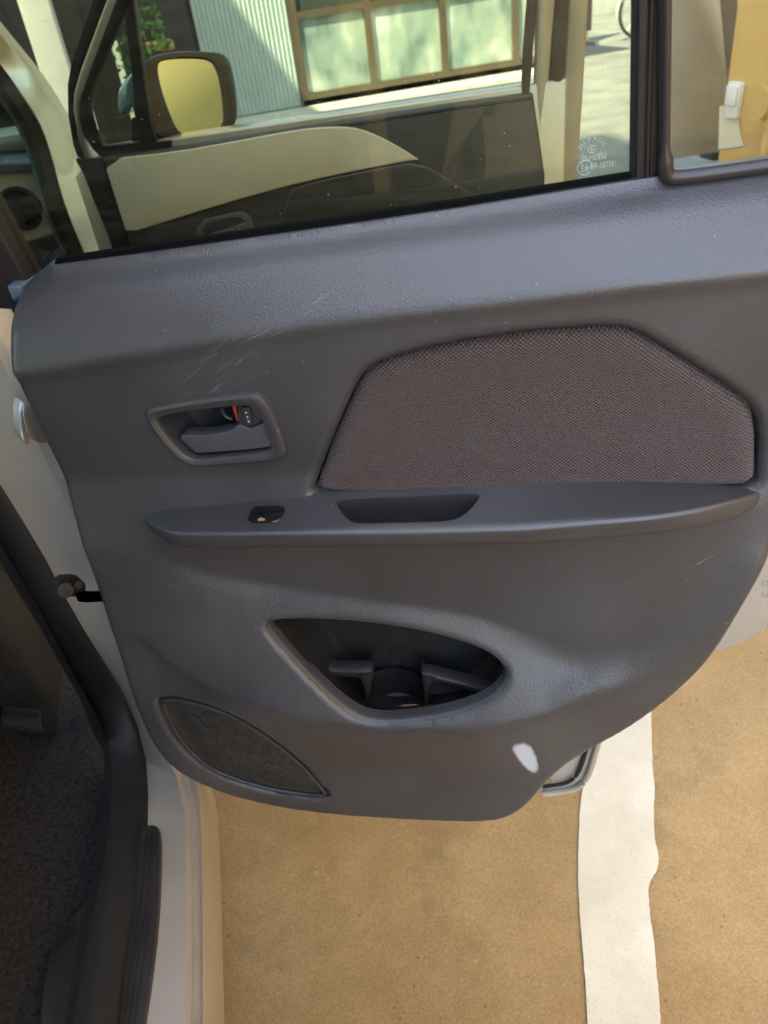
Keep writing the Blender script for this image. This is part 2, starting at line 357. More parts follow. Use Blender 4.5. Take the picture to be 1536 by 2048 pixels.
def ground_mat():
    m, N, L, b = new_mat('brown sandy asphalt'); co = coords(N, L)
    def noise(s, d=6, r=.6):
        n = N.new('ShaderNodeTexNoise'); n.inputs['Scale'].default_value = s; n.inputs['Detail'].default_value = d; n.inputs['Roughness'].default_value = r; L.new(co, n.inputs['Vector']); return n.outputs['Fac']
    big = noise(1.9, 8, .62); fine = noise(520, 2, .6); mid = noise(14, 9, .72)
    cr = N.new('ShaderNodeValToRGB'); e = cr.color_ramp.elements; e[0].position = .36; e[0].color = (.250, .156, .055, 1); e[1].position = .64; e[1].color = (.385, .262, .112, 1)
    L.new(math_(N, L, 'ADD', math_(N, L, 'MULTIPLY', big, .7), math_(N, L, 'MULTIPLY', mid, .3)), cr.inputs[0])
    base = cr.outputs[0]
    for sc, lo, hi in ((820, .82, 1.15), (330, .90, 1.08)):                      # sand grains
        v = N.new('ShaderNodeTexVoronoi'); v.inputs['Scale'].default_value = sc; L.new(co, v.inputs['Vector'])
        sv = N.new('ShaderNodeSeparateColor'); L.new(v.outputs['Color'], sv.inputs[0])
        sp = N.new('ShaderNodeMapRange'); sp.inputs[3].default_value = lo; sp.inputs[4].default_value = hi; L.new(sv.outputs[0], sp.inputs[0])
        mx = N.new('ShaderNodeMix'); mx.data_type = 'RGBA'; mx.blend_type = 'MULTIPLY'; mx.inputs[0].default_value = 1; L.new(base, mx.inputs[6]); L.new(sp.outputs[0], mx.inputs[7]); base = mx.outputs[2]
    v = N.new('ShaderNodeTexVoronoi'); v.inputs['Scale'].default_value = 58; L.new(co, v.inputs['Vector'])
    sv = N.new('ShaderNodeSeparateColor'); L.new(v.outputs['Color'], sv.inputs[0])
    spot = math_(N, L, 'LESS_THAN', v.outputs['Distance'], math_(N, L, 'MULTIPLY', sv.outputs[1], .16))
    for lo, hi, c in ((.55, 1.1, (.07, .045, .022, 1)), (-.1, .18, (.50, .42, .28, 1))):
        dk = math_(N, L, 'MULTIPLY', math_(N, L, 'MULTIPLY', spot, math_(N, L, 'GREATER_THAN', sv.outputs[0], lo)), math_(N, L, 'LESS_THAN', sv.outputs[0], hi))
        m2 = N.new('ShaderNodeMix'); m2.data_type = 'RGBA'; L.new(math_(N, L, 'MULTIPLY', dk, .45), m2.inputs[0]); L.new(base, m2.inputs[6]); m2.inputs[7].default_value = c; base = m2.outputs[2]
    st_ = noise(4.2, 9, .72); sr = N.new('ShaderNodeMapRange'); sr.inputs[1].default_value = .56; sr.inputs[2].default_value = .72; sr.inputs[4].default_value = .55; L.new(st_, sr.inputs[0])
    m2 = N.new('ShaderNodeMix'); m2.data_type = 'RGBA'; L.new(sr.outputs[0], m2.inputs[0]); L.new(base, m2.inputs[6]); m2.inputs[7].default_value = (.15, .10, .05, 1); base = m2.outputs[2]
    L.new(base, b.inputs['Base Color']); b.inputs['Roughness'].default_value = .88
    bp = N.new('ShaderNodeBump'); bp.inputs['Strength'].default_value = .12; bp.inputs['Distance'].default_value = .0015; L.new(fine, bp.inputs['Height']); L.new(bp.outputs[0], b.inputs['Normal'])
    return m
M_GROUND = ground_mat()
M_STREET = pm('grey concrete street', (.25, .24, .205), .85, var=.35, vscale=2.2, bump=.4, bscale=120, dist_=.004)
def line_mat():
    m, N, L, b = new_mat('mottled cream strip'); co = coords(N, L)
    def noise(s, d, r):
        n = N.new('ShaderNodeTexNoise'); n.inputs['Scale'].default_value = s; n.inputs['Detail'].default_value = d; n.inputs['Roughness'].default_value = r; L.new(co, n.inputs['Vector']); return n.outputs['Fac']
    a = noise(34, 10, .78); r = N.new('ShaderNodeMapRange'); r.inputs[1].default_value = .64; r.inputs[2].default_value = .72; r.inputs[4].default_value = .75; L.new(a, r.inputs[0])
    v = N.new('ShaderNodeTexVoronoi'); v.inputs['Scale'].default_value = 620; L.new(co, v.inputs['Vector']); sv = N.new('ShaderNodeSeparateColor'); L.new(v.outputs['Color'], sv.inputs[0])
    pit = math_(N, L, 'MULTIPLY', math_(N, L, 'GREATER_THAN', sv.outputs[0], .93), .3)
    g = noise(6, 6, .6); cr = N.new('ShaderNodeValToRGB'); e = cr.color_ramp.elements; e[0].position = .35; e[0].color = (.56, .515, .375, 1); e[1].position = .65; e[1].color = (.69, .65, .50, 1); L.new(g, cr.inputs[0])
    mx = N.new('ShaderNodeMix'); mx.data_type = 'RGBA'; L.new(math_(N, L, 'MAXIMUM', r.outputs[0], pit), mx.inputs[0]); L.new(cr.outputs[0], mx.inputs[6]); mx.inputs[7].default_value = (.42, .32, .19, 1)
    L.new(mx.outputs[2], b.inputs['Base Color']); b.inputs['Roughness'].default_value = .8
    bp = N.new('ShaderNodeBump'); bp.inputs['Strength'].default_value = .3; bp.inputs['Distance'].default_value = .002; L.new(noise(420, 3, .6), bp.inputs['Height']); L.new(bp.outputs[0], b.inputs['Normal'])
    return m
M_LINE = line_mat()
M_YELLOW = pm('ochre stucco', (.68, .42, .12), .8, var=.08, vscale=3, bump=.5, bscale=130, dist_=.004)
M_YPIPE = pm('ochre painted pipe', (.58, .36, .11), .5)
M_CONC = pm('grey concrete', (.40, .39, .37), .85, var=.1, vscale=5, bump=.3, bscale=80, dist_=.003)
M_MINT = pm('pale mint painted steel', (.56, .64, .60), .5, var=.07, vscale=5)
M_BRONZE = pm('bronze window aluminium', (.15, .115, .07), .4, metal=.5, var=.1)
M_APRON = pm('weathered concrete step', (.55, .54, .45), .9, var=.25, vscale=9, bump=.4, bscale=60, dist_=.004)
M_WOOD = pm('dark brown boards', (.045, .036, .032), .7, var=.3, vscale=12)
M_CARD = pm('cardboard', (.30, .19, .09), .9, var=.1)
M_LEAF = pm('green leaves', (.10, .20, .03), .6, var=.3, vscale=30)
M_GLARE = pm('cream glare', (.66, .58, .42), .9)

def pane_mat():
    m, N, L, b = new_mat('blotched reflecting pane'); co = coords(N, L); mp = N.new('ShaderNodeMapping'); mp.inputs['Scale'].default_value = (2.6, 1, 1.7); L.new(co, mp.inputs[0])
    n = N.new('ShaderNodeTexNoise'); n.inputs['Scale'].default_value = 1.25; n.inputs['Detail'].default_value = 3; n.inputs['Distortion'].default_value = .15; L.new(mp.outputs[0], n.inputs['Vector'])
    cr = N.new('ShaderNodeValToRGB'); e = cr.color_ramp.elements; e[0].position = .3; e[0].color = (.10, .15, .13, 1); e[1].position = .72; e[1].color = (.62, .66, .62, 1)  # pale and green blotches stand in for reflections on the panes
    k = e.new(.46); k.color = (.26, .34, .29, 1); k = e.new(.58); k.color = (.38, .44, .34, 1)
    L.new(n.outputs['Fac'], cr.inputs[0]); L.new(cr.outputs[0], b.inputs['Base Color']); b.inputs['Roughness'].default_value = .18; b.inputs['Specular IOR Level'].default_value = .6
    return m
# ------------------------------------------------------------------ ground and pale strip
gr = mk('ground', [(-60, -60, 0), (70, -60, 0), (70, 90, 0), (-60, 90, 0)], [[0, 1, 2, 3]], M_GROUND, smooth=False); tag(gr, kind='structure')
st = mk('road', [(-2.2, 3.2, .004), (40, 3.2, .004), (40, 40, .004), (-2.2, 40, .004)], [[0, 1, 2, 3]], M_STREET, smooth=False); tag(st, kind='structure')
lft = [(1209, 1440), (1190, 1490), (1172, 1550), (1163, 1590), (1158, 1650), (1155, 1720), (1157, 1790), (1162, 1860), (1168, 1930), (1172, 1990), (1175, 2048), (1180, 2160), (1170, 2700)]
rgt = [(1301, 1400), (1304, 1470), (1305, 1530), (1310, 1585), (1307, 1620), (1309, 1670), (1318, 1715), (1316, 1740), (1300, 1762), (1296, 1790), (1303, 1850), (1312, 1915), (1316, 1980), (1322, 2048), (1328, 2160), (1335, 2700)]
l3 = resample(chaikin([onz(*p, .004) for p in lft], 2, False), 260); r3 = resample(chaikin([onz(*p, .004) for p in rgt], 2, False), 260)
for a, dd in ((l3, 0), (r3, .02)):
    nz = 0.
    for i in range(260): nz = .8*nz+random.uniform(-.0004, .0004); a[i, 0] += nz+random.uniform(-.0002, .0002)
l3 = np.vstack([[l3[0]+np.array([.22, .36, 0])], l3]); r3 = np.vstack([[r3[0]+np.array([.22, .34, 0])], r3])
ln = mk('pale_strip', list(l3)+list(r3), [[i, i+1, 262+i, 261+i] for i in range(260)], M_LINE, smooth=False); tag(ln, kind='structure')  # cream strip laid just above the ground, with wavy edges

# ------------------------------------------------------------------ the car
car = empty('parked_car', (-.72, .3, 0), 'silver hatchback with its charcoal lined rear door standing wide open', 'car')

# ---- trim surface of the rear door: relief w(u, v)
def curve(pts, w):
    q = np.array(sorted(RD.uv(x, y, w) for x, y in pts)); return lambda u: np.interp(u, q[:, 0], q[:, 1])
cA = curve([(62, 552), (300, 520), (600, 478), (900, 435), (1150, 395), (1265, 377), (1400, 357), (1536, 338), (1680, 318)], .035)
cB = curve([(60, 760), (300, 718), (500, 685), (700, 655), (900, 632), (1100, 608), (1300, 585), (1536, 562), (1680, 548)], .080)
cE = curve([(250, 1085), (330, 1112), (430, 1157), (520, 1181), (650, 1204), (800, 1225), (950, 1249), (1080, 1287), (1170, 1310), (1260, 1298), (1350, 1240), (1440, 1160), (1520, 1060)], .058)
cF = curve([(262, 1310), (330, 1372), (430, 1415), (590, 1446), (700, 1462), (850, 1472), (950, 1473), (1100, 1452), (1200, 1412), (1330, 1312), (1420, 1222), (1500, 1110), (1540, 1040)], .098)
OUT_PX = [(62, 552), (30, 582), (22, 612), (26, 650), (38, 700), (60, 765), (95, 862), (130, 960), (165, 1052), (200, 1142), (226, 1222), (248, 1305), (262, 1362), (285, 1432), (315, 1490), (350, 1527), (392, 1554), (450, 1577), (560, 1602), (660, 1614), (800, 1623), (930, 1628), (985, 1626), (1022, 1618), (1055, 1598), (1082, 1568), (1112, 1530), (1150, 1496), (1200, 1463), (1260, 1427), (1325, 1380), (1375, 1335), (1412, 1296), (1442, 1252), (1470, 1202), (1500, 1148), (1525, 1100), (1548, 1050), (1580, 960), (1610, 850), (1635, 700), (1655, 520), (1668, 322)]
def Wraw(u, v):
    u = np.asarray(u, float); v = np.asarray(v, float)
    k = sstep(.07, .24, u); a = cA(u); b = np.minimum(cB(u), a-.04)
    kr = 1.05-.75*sstep(.40, .62, u)
    knots = [(a+.05, a*0+.028), (a, a*0+.030), (a-.012, a*0+.051), (a-.032, a*0+.066), (b+.005, a*0+.080), (b-.005, .0755+a*0), (a*0+.80, .060+a*0), (a*0+.75, .068+a*0)]
    e = np.minimum(cE(u), .728); f = np.minimum(cF(u), e-.03); g = e-f; k2 = k*1.3*(1-.85*sstep(.40, .60, u))
    knots += [(e+np.minimum(.004, .1*g), .072-.018*k2), (e-np.minimum(.012, .2*g), .072-.013*k2), (f+np.minimum(.008, .2*g), .074+.021*k*kr), (f-.008, .072+.021*k*kr), (f-.12, .066+.002*k), (f-.5, .05+a*0)]
    w = np.full(u.shape, .03)
    for i in range(len(knots)-1):
        v0, w0 = knots[i]; v1, w1 = knots[i+1]
        v1 = np.minimum(v1, v0-1e-4); t = (v0-v)/(v0-v1); m = (t >= 0) & (t <= 1); w = np.where(m, w0+(w1-w0)*t, w)
    return w
GU, GV, GS = np.arange(-.06, .86, .003), np.arange(.12, 1.12, .003), .003
_gu, _gv = np.meshgrid(GU, GV); _g0 = Wraw(_gu, _gv)
def blur(a, sig):
    n = int(3*sig/GS)+1; k = np.exp(-.5*(np.arange(-n, n+1)*GS/sig)**2); k /= k.sum()
    for ax in (0, 1): a = np.apply_along_axis(lambda r: np.convolve(np.pad(r, n, mode='edge'), k, 'valid'), ax, a)
    return a
_soft = sstep(.44, .58, _gu)*sstep(.765, .71, _gv)
_g1 = blur(_g0, .0026)*(1-_soft)+blur(_g0, .013)*_soft
def Wsurf(u, v):
    x = np.clip((np.asarray(u, float)-GU[0])/GS, 0, len(GU)-1.001); y = np.clip((np.asarray(v, float)-GV[0])/GS, 0, len(GV)-1.001)
    i, j = x.astype(int), y.astype(int); a, b = x-i, y-j
    return (_g1[j, i]*(1-a)+_g1[j, i+1]*a)*(1-b)+(_g1[j+1, i]*(1-a)+_g1[j+1, i+1]*a)*b
def surf(px, py, dw=0.):
    w = .07
    for _ in range(12):
        u, v = RD.uv(px, py, w); w = .5*w+.5*(float(Wsurf(u, v))+dw)
    return u, v
def spts(pxs, it=2): return np.array(chaikin([surf(*p) for p in pxs], it))
out0 = [RD.uv(x, y, .045) for x, y in OUT_PX]
outline = np.array(chaikin(out0[1:-1], 1, False)); belt_u = np.linspace(out0[-1][0], out0[0][0], 60)
outline = np.vstack([[out0[0]], outline, [out0[-1]], np.stack([belt_u, cA(belt_u)+.004], 1)[1:-1]])
FAB_PX = [(622, 1000), (632, 965), (645, 930), (664, 880), (692, 815), (716, 765), (735, 741), (765, 726), (810, 712), (900, 690), (1050, 668), (1150, 660), (1215, 657), (1258, 660), (1300, 680), (1390, 735), (1450, 774), (1492, 803), (1514, 833), (1523, 880), (1522, 935), (1518, 985), (1400, 990), (1200, 993), (900, 1003)]
PK_PX = [(533, 1250), (548, 1243), (610, 1241), (690, 1245), (770, 1253), (850, 1267), (915, 1284), (968, 1302), (1002, 1325), (1017, 1350), (1010, 1378), (980, 1406), (932, 1427), (870, 1442), (810, 1449), (765, 1452), (728, 1446), (700, 1432), (665, 1404), (625, 1366), (585, 1323), (552, 1286), (535, 1262)]
GR_PX = [(312, 1402), (330, 1396), (370, 1400), (430, 1418), (490, 1444), (545, 1480), (595, 1520), (640, 1566), (660, 1590), (655, 1600), (620, 1600), (550, 1590), (480, 1572), (420, 1548), (375, 1514), (342, 1472), (320, 1430)]
zc = lambda l: [(280+x/4.8, 760+y/4.8) for x, y in l]
BZO_PX = zc([(58, 300), (80, 255), (120, 238), (400, 182), (800, 122), (1060, 100), (1140, 108), (1200, 145), (1270, 230), (1360, 420), (1425, 620), (1432, 690), (1390, 745), (1300, 765), (1100, 782), (700, 815), (540, 815), (440, 790), (340, 710), (200, 550), (90, 400)])
BZI_PX = zc([(182, 365), (200, 342), (260, 325), (400, 300), (750, 252), (1000, 232), (1060, 238), (1110, 280), (1180, 390), (1235, 520), (1266, 630), (1255, 662), (1100, 690), (800, 718), (600, 738), (510, 732), (440, 695), (330, 590), (240, 475), (190, 395)])
fab, pocket, grille, bzo, bzi = (spts(p) for p in (FAB_PX, PK_PX, GR_PX, BZO_PX, BZI_PX))
hole_bz = offset2(bzo, .004)

free_edge = outline[:len(outline)-57]
def build_trim():
    P, T = sheet(outline, [fab, pocket, grille, hole_bz], .0042)
    w = Wsurf(P[:, 0], P[:, 1])
    d = dist(P, free_edge, False); w = w-.022*np.clip(1-d/.014, 0, 1)**2
    d = dist(P, fab); w = w-.006*np.clip(1-d/.007, 0, 1)**2
    d = dist(P, pocket); w = w-.0035*np.clip(1-d/.005, 0, 1)**2
    d = dist(P, grille); w = w-.003*np.clip(1-d/.005, 0, 1)**2
    rows = [RD.p(a, b, c) for (a, b), c in zip(P, w)]
    bm = bmesh.new(); V = [bm.verts.new(tuple(p)) for p in rows]
    for t in T:
        try: bm.faces.new([V[i] for i in t])
        except ValueError: pass
    bmesh.ops.recalc_face_normals(bm, faces=bm.faces)
    be = [e for e in bm.edges if len(e.link_faces) == 1]
    r = bmesh.ops.extrude_edge_only(bm, edges=be)
    bmesh.ops.translate(bm, verts=[g for g in r['geom'] if isinstance(g, bmesh.types.BMVert)], vec=tuple(-.016*RD.n))
    bmesh.ops.recalc_face_normals(bm, faces=bm.faces)
    for e in bm.edges: e.smooth = not (len(e.link_faces) == 2 and e.calc_face_angle(0) > R(50))
    bmesh.ops.delete(bm, geom=[v for v in bm.verts if not v.link_faces], context='VERTS')
    me = bpy.data.meshes.new('trim_panel'); bm.to_mesh(me); bm.free(); return me

# ---- door shell: painted steel behind the trim
SH_PX = [(55, 660), (70, 760), (140, 960), (230, 1220), (300, 1440), (380, 1530), (560, 1585), (800, 1605), (1000, 1606), (1080, 1588), (1140, 1582), (1165, 1570), (1180, 1545), (1192, 1500), (1203, 1465), (1260, 1410), (1330, 1350), (1380, 1312), (1425, 1309), (1470, 1295), (1536, 1258), (1600, 1200), (1650, 1090), (1690, 950), (1715, 760), (1725, 560), (1730, 470)]
sh = [RD.uv(x, y, .0) for x, y in SH_PX]; sh_top = [(sh[-1][0], .965), (sh[0][0]+.0, .940)]
shp = [RD.p(u, v, .0) for u, v in list(map(tuple, chaikin(sh, 1, False)))+sh_top]
rear_door = prism('rear_door', shp, -.045*RD.n, M_SILVER_SHADE, car, bevel=.004)
rear_door['label'] = 'open rear door in silver with charcoal trim and tinted window'
trim = link('trim_panel', build_trim(), M_TRIM, rear_door)

# fabric insert
def puffed(name, poly, step, wf, mat, skirt=.012):
    P, T = sheet(poly, [], step); d = dist(P, poly); w = wf(P, d)
    vs = [RD.p(a, b, c) for (a, b), c in zip(P, w)]; o = mk(name, vs, T, mat, rear_door, True, 70); return o
fin = offset2(fab, .0018)
puffed('fabric_insert', fin, .0045, lambda P, d: Wsurf(P[:, 0], P[:, 1])-.012+.0125*(1-np.exp(-d/.0042))-.0025*sstep(.012, .04, d), M_WEAVE)
# speaker grille
gin = offset2(grille, .0012)
puffed('speaker_grille', gin, .005, lambda P, d: Wsurf(P[:, 0], P[:, 1])-.0035-.0035*sstep(.0, .008, d)+.003*sstep(.01, .04, d), M_GRILLE)
rim = [RD.p(a, b, float(Wsurf(a, b))-.003) for a, b in offset2(grille, .006)]
tube('grille_rim', rim[::2], .0022, M_SMOOTH, rear_door, 8, True)
hexv, hexf = [], []
gcen = gin.mean(0)
def dash2(a, b):
    a = np.array(a); b = np.array(b)
    if dist(np.array([a, b]), gin).min() < .016 or not inside(np.array([a, b]), gin).all(): return
    t = b-a; L_ = np.linalg.norm(t); t /= L_; s = np.array([-t[1], t[0]])*.0005; k = len(hexv)
    for q in (a+s, b+s, b-s, a-s):
        dq = dist(np.array([q]), gin); w = float(Wsurf(q[0], q[1])-.007+.003*sstep(.01, .04, dq)[0]); hexv.append(RD.p(q[0], q[1], w+.0006))
    hexf.append([k, k+1, k+2, k+3])
hr = .0135
for i in range(-8, 9):
    for j in range(-8, 9):
        c = gcen+np.array([i*hr*1.5, (j+.5*(i % 2))*hr*math.sqrt(3)]); rot = Matrix.Rotation(R(-18), 2)
        c = gcen+np.array(rot @ Vector(c-gcen))
        pts = [c+np.array(rot @ Vector((hr*math.cos(R(60*k)), hr*math.sin(R(60*k))))) for k in range(4)]
        for k in range(3): dash2(pts[k], pts[k+1])
if hexf: mk('grille_emboss', hexv, hexf, M_DEEP, rear_door, False)

# armrest
def interp_rail(pts):        # (px,py,w) -> arrays u, v, w
    q = np.array(sorted((*RD.uv(x, y, w), w) for x, y, w in pts)); return q
AB = interp_rail([(286, 1030, .066), (300, 1019, .062), (400, 1008, .06), (640, 985, .06), (800, 974, .06), (960, 966, .06), (1110, 960, .06), (1250, 958, .06), (1390, 964, .06), (1480, 973, .06), (1521, 980, .058)])
AF = interp_rail([(288, 1038, .070), (310, 1053, .090), (345, 1066, .107), (450, 1068, .11), (600, 1067, .11), (850, 1063, .11), (1050, 1057, .11), (1300, 1035, .11), (1400, 1019, .105), (1480, 999, .088), (1522, 984, .064)])
AO = interp_rail([(289, 1044, .068), (312, 1075, .085), (345, 1098, .100), (450, 1098, .104), (600, 1097, .105), (850, 1094, .105), (1050, 1090, .105), (1300, 1072, .105), (1400, 1057, .10), (1490, 1034, .084), (1522, 1010, .060)])
un = np.linspace(0, 1, 90)
def rs(q): return np.stack([np.interp(un*(q[-1, 0]-q[0, 0])+q[0, 0], q[:, 0], q[:, k]) for k in range(3)], 1)
ab, af, ao = rs(AB), rs(AF), rs(AO)
def sm(a):
    for _ in range(4): a[1:-1] = .25*a[:-2]+.5*a[1:-1]+.25*a[2:]
    return a
ab, af, ao = sm(ab), sm(af), sm(ao)
def top_z(u, w):
    vb = np.interp(u, ab[:, 0], ab[:, 1]); vf = np.interp(u, af[:, 0], af[:, 1]); wb = np.interp(u, ab[:, 0], ab[:, 2]); wf = np.interp(u, af[:, 0], af[:, 2])
    t = np.clip((w-wb)/(wf-wb+1e-9), -1, 1.2); return vb+(vf-vb)*t
def on_top(px, py):
    w = .085
    for _ in range(30):
        u, v = RD.uv(px, py, w); w += .8*(float(top_z(u, w))-v)
    return u, w
def tops(pxs, it=2): return np.array(chaikin([on_top(*p) for p in pxs], it))
CUP_PX = [(672, 1006), (684, 1001), (800, 996), (900, 991), (948, 988), (960, 992), (950, 1008), (930, 1028), (912, 1039), (880, 1043), (800, 1045), (720, 1047), (702, 1043), (688, 1030)]
zs = lambda l: [(450+x/2.793, 960+y/2.793) for x, y in l]
SWI_PX = zs([(130, 232), (140, 195), (160, 160), (180, 154), (315, 150), (330, 158), (322, 190), (305, 215), (280, 236), (145, 238)])
M_CUP = pm('black grained cup plastic', (.010, .0105, .0115), .75, var=.12, vscale=30, spec=.25)
cup, swi = tops(CUP_PX), tops(SWI_PX)
r_ = .0032
edge_in = np.stack([af[:, 0], af[:, 2]-np.minimum(r_, (af[:, 2]-ab[:, 2])*.4)], 1)
top_out = np.vstack([np.stack([ab[:, 0], ab[:, 2]-.006], 1), edge_in[::-1]])
P, T = sheet(top_out, [cup, swi], .005)
vs = [RD.p(a, float(top_z(a, b))+.0, b) for a, b in P]
nb = len(vs)
fr = []
for i in range(len(un)):
    wf, vf, u = af[i, 2], af[i, 1], af[i, 0]; rr = min(r_, (af[i, 2]-ab[i, 2])*.4)
    prof = [(edge_in[i, 1], float(top_z(u, edge_in[i, 1])))] + [(wf-rr+rr*math.sin(R(a)), vf-rr+rr*math.cos(R(a))) for a in (22, 45, 67, 90)]
    ub = ao[i]; prof += [(.5*(wf+ub[2])+.0003, .5*(vf-rr+ub[1])), (ub[2], ub[1]+.002), (ub[2]-.002, ub[1]), (.05, ub[1]+.004)]
    uu = np.linspace(u, ub[0], len(prof)); fr.append([RD.p(uu[k], b, a) for k, (a, b) in enumerate(prof)])
fs = list(T); k = len(fr[0])
for i, row in enumerate(fr):
    vs += row
    if i: fs += [[nb+(i-1)*k+j, nb+i*k+j, nb+i*k+j+1, nb+(i-1)*k+j+1] for j in range(k-1)]
arm = mk('armrest', vs, fs, M_ARM, rear_door, True, 60)
bmm = bmesh.new(); bmm.from_mesh(arm.data); bmesh.ops.remove_doubles(bmm, verts=bmm.verts, dist=.0006); bmesh.ops.recalc_face_normals(bmm, faces=bmm.faces); bmm.to_mesh(arm.data); bmm.free(); arm.data.shade_smooth()
def ring3(poly, dz, ins): q = offset2(poly, ins); return [RD.p(a, float(top_z(a, b))+dz, b) for a, b in q]
loft('pull_cup', [ring3(cup, .0004, -.0006), ring3(cup, -.001, .0008), ring3(cup, -.005, .0022), ring3(cup, -.017, .0042), ring3(cup, -.0215, .008)], M_CUP, rear_door, closed=True, caps=False)
mk('pull_cup_floor', ring3(cup, -.0215, .0078), [list(range(len(cup)))], M_CUP, rear_door)
loft('switch_bezel', [ring3(swi, .0002, -.0014), ring3(swi, .0012, -.0006), ring3(swi, .0012, .0006), ring3(swi, -.004, .0012)], M_GLOSS, rear_door, closed=True)
sw_in = offset2(swi, .0010); uc = swi.mean(0)
pts = [RD.p(a, float(top_z(a, b))-.0028+.10*(a-uc[0]), b) for a, b in sw_in]
prism('window_switch', pts, (0, 0, -.006), M_GLOSS, rear_door, bevel=.0008)
pts = [RD.p(a, float(top_z(a, b))-.0024+.10*(a-uc[0]), b) for a, b in np.array([on_top(*q) for q in zs([(176, 205), (196, 192), (222, 205), (210, 234), (192, 232)])])]
mk('switch_reflection', pts, [list(range(5))], pm('tan reflection', (.42, .27, .15), .6), rear_door, False)  # tan polygon imitates a reflection on the glossy rocker

# handle
def ringd(poly, w, ins):
    q = offset2(poly, ins); return [RD.p(a, b, (float(Wsurf(a, b))+w) if w > -.5 else -w-1) for a, b in q]
nB = 120
def same(poly, n=nB):
    p = np.vstack([poly, poly[:1]]); q = resample(p, n+1)[:-1]; c = q.mean(0); a = np.arctan2(q[:, 1]-c[1], q[:, 0]-c[0])
    return q
def angular(poly, c, n=nB):      # points of the outline by direction from c
    p = resample(np.vstack([poly, poly[:1]]), 900)[:-1]; a = np.arctan2(p[:, 1]-c[1], p[:, 0]-c[0]); o = np.argsort(a); p, a = p[o], a[o]
    t = np.linspace(-math.pi, math.pi, n, endpoint=False); return np.stack([np.interp(t, a, p[:, k], period=2*math.pi) for k in range(2)], 1)
cen = bzi.mean(0); BO_, BI_ = angular(bzo, cen), angular(bzi, cen)
mid = lambda t: BO_*(1-t)+BI_*t
def rg(q, dw): return [RD.p(a, b, float(Wsurf(a, b))+dw) for a, b in q]
loft('handle_bezel', [rg(BO_, -.004), rg(mid(.03), .001), rg(mid(.12), .0042), rg(mid(.35), .0058), rg(mid(.7), .0050), rg(mid(.93), .0035), rg(BI_, .0010), rg(BI_, -.004)], M_ARM, rear_door, closed=True)
ctr = BI_.mean(0)
shrink = lambda q, s: ctr+(q-ctr)*s
hc = loft('handle_recess', [rg(BI_, -.001), rg(shrink(BI_, .985), -.006), rg(shrink(BI_, .93), -.022), rg(shrink(BI_, .84), -.036), rg(shrink(BI_, .4), -.040), rg(shrink(BI_, .05), -.041)], M_SMOOTH, rear_door, closed=True)
w0 = float(Wsurf(*ctr))
lev = chaikin([RD.px(x, y, w0-.002) for x, y in zc([(385, 545), (405, 530), (600, 536), (800, 508), (890, 480), (940, 430), (985, 440), (1050, 468), (1120, 450), (1190, 408), (1238, 525), (1262, 625), (1250, 645), (1100, 665), (900, 682), (620, 702), (545, 703), (510, 685), (450, 625), (395, 575)])], 2)
prism('handle_lever', lev, -.016*RD.n, pm('slate satin plastic', (.062, .066, .074), .30, var=.06, vscale=20), rear_door, bevel=.0042)
lk = chaikin([RD.px(x, y, w0-.003) for x, y in zc([(940, 258), (960, 245), (1030, 236), (1078, 250), (1120, 305), (1185, 392), (1120, 432), (1045, 452), (985, 440), (945, 420), (930, 370)])], 2)
prism('lock_lever', lk, -.014*RD.n, M_SMOOTH, rear_door, bevel=.0015)
prism('lock_grip', chaikin([RD.px(x, y, w0+.001) for x, y in zc([(975, 280), (990, 268), (1040, 262), (1052, 275), (1075, 415), (1060, 432), (1022, 435), (1008, 420)])], 1), -.006*RD.n, M_SMOOTH, rear_door, bevel=.001)
for x, y in zc([(1018, 316), (1030, 357), (1043, 400)]):
    prism('grip_dot', disc(RD.px(x, y, w0+.0016), RD.n, .0007, 10), -.001*RD.n, M_DOT, rear_door, bevel=0)
prism('lock_indicator', [RD.px(x, y, w0-.006) for x, y in zc([(882, 246), (912, 244), (944, 360), (936, 402), (925, 390)])], -.006*RD.n, M_RED, rear_door, bevel=.0004)
tube('lock_collar', [RD.px(x, y, w0-.02) for x, y in zc([(785, 262), (792, 310), (825, 350), (885, 378)])], .0022, M_SMOOTH, rear_door)

# map pocket
PC = pocket.mean(0); pk = resample(np.vstack([pocket, pocket[:1]]), 121)[:-1]
def ringp(dw=None, w=None, ins=0., drop=0., sc=1.):
    q = offset2(pk, ins).copy(); q = PC+(q-PC)*sc; low = sstep(PC[1]+.01, PC[1]-.05, q[:, 1]); q[:, 1] -= drop*low
    return [RD.p(a, b, (float(Wsurf(a, b))+dw) if w is None else w) for a, b in q]
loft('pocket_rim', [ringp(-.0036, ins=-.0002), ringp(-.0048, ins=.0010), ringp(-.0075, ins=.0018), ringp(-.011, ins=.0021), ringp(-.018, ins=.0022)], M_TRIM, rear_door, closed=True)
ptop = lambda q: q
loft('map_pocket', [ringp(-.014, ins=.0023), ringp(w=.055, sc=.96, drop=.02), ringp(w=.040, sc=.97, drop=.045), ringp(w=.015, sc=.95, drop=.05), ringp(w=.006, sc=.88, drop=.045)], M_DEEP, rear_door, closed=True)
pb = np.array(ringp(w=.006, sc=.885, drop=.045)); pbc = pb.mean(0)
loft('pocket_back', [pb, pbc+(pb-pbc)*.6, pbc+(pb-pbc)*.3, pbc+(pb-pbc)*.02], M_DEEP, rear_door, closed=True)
def plate(name, pxs, w, th, mat, bev=.002, it=1): return prism(name, chaikin([RD.px(x, y, w) for x, y in pxs], it), -th*RD.n, mat, rear_door, bevel=bev)
M_LEDGE = pm('dark grey moulded plastic', (.014, .0145, .014), .5, var=.15, vscale=20)
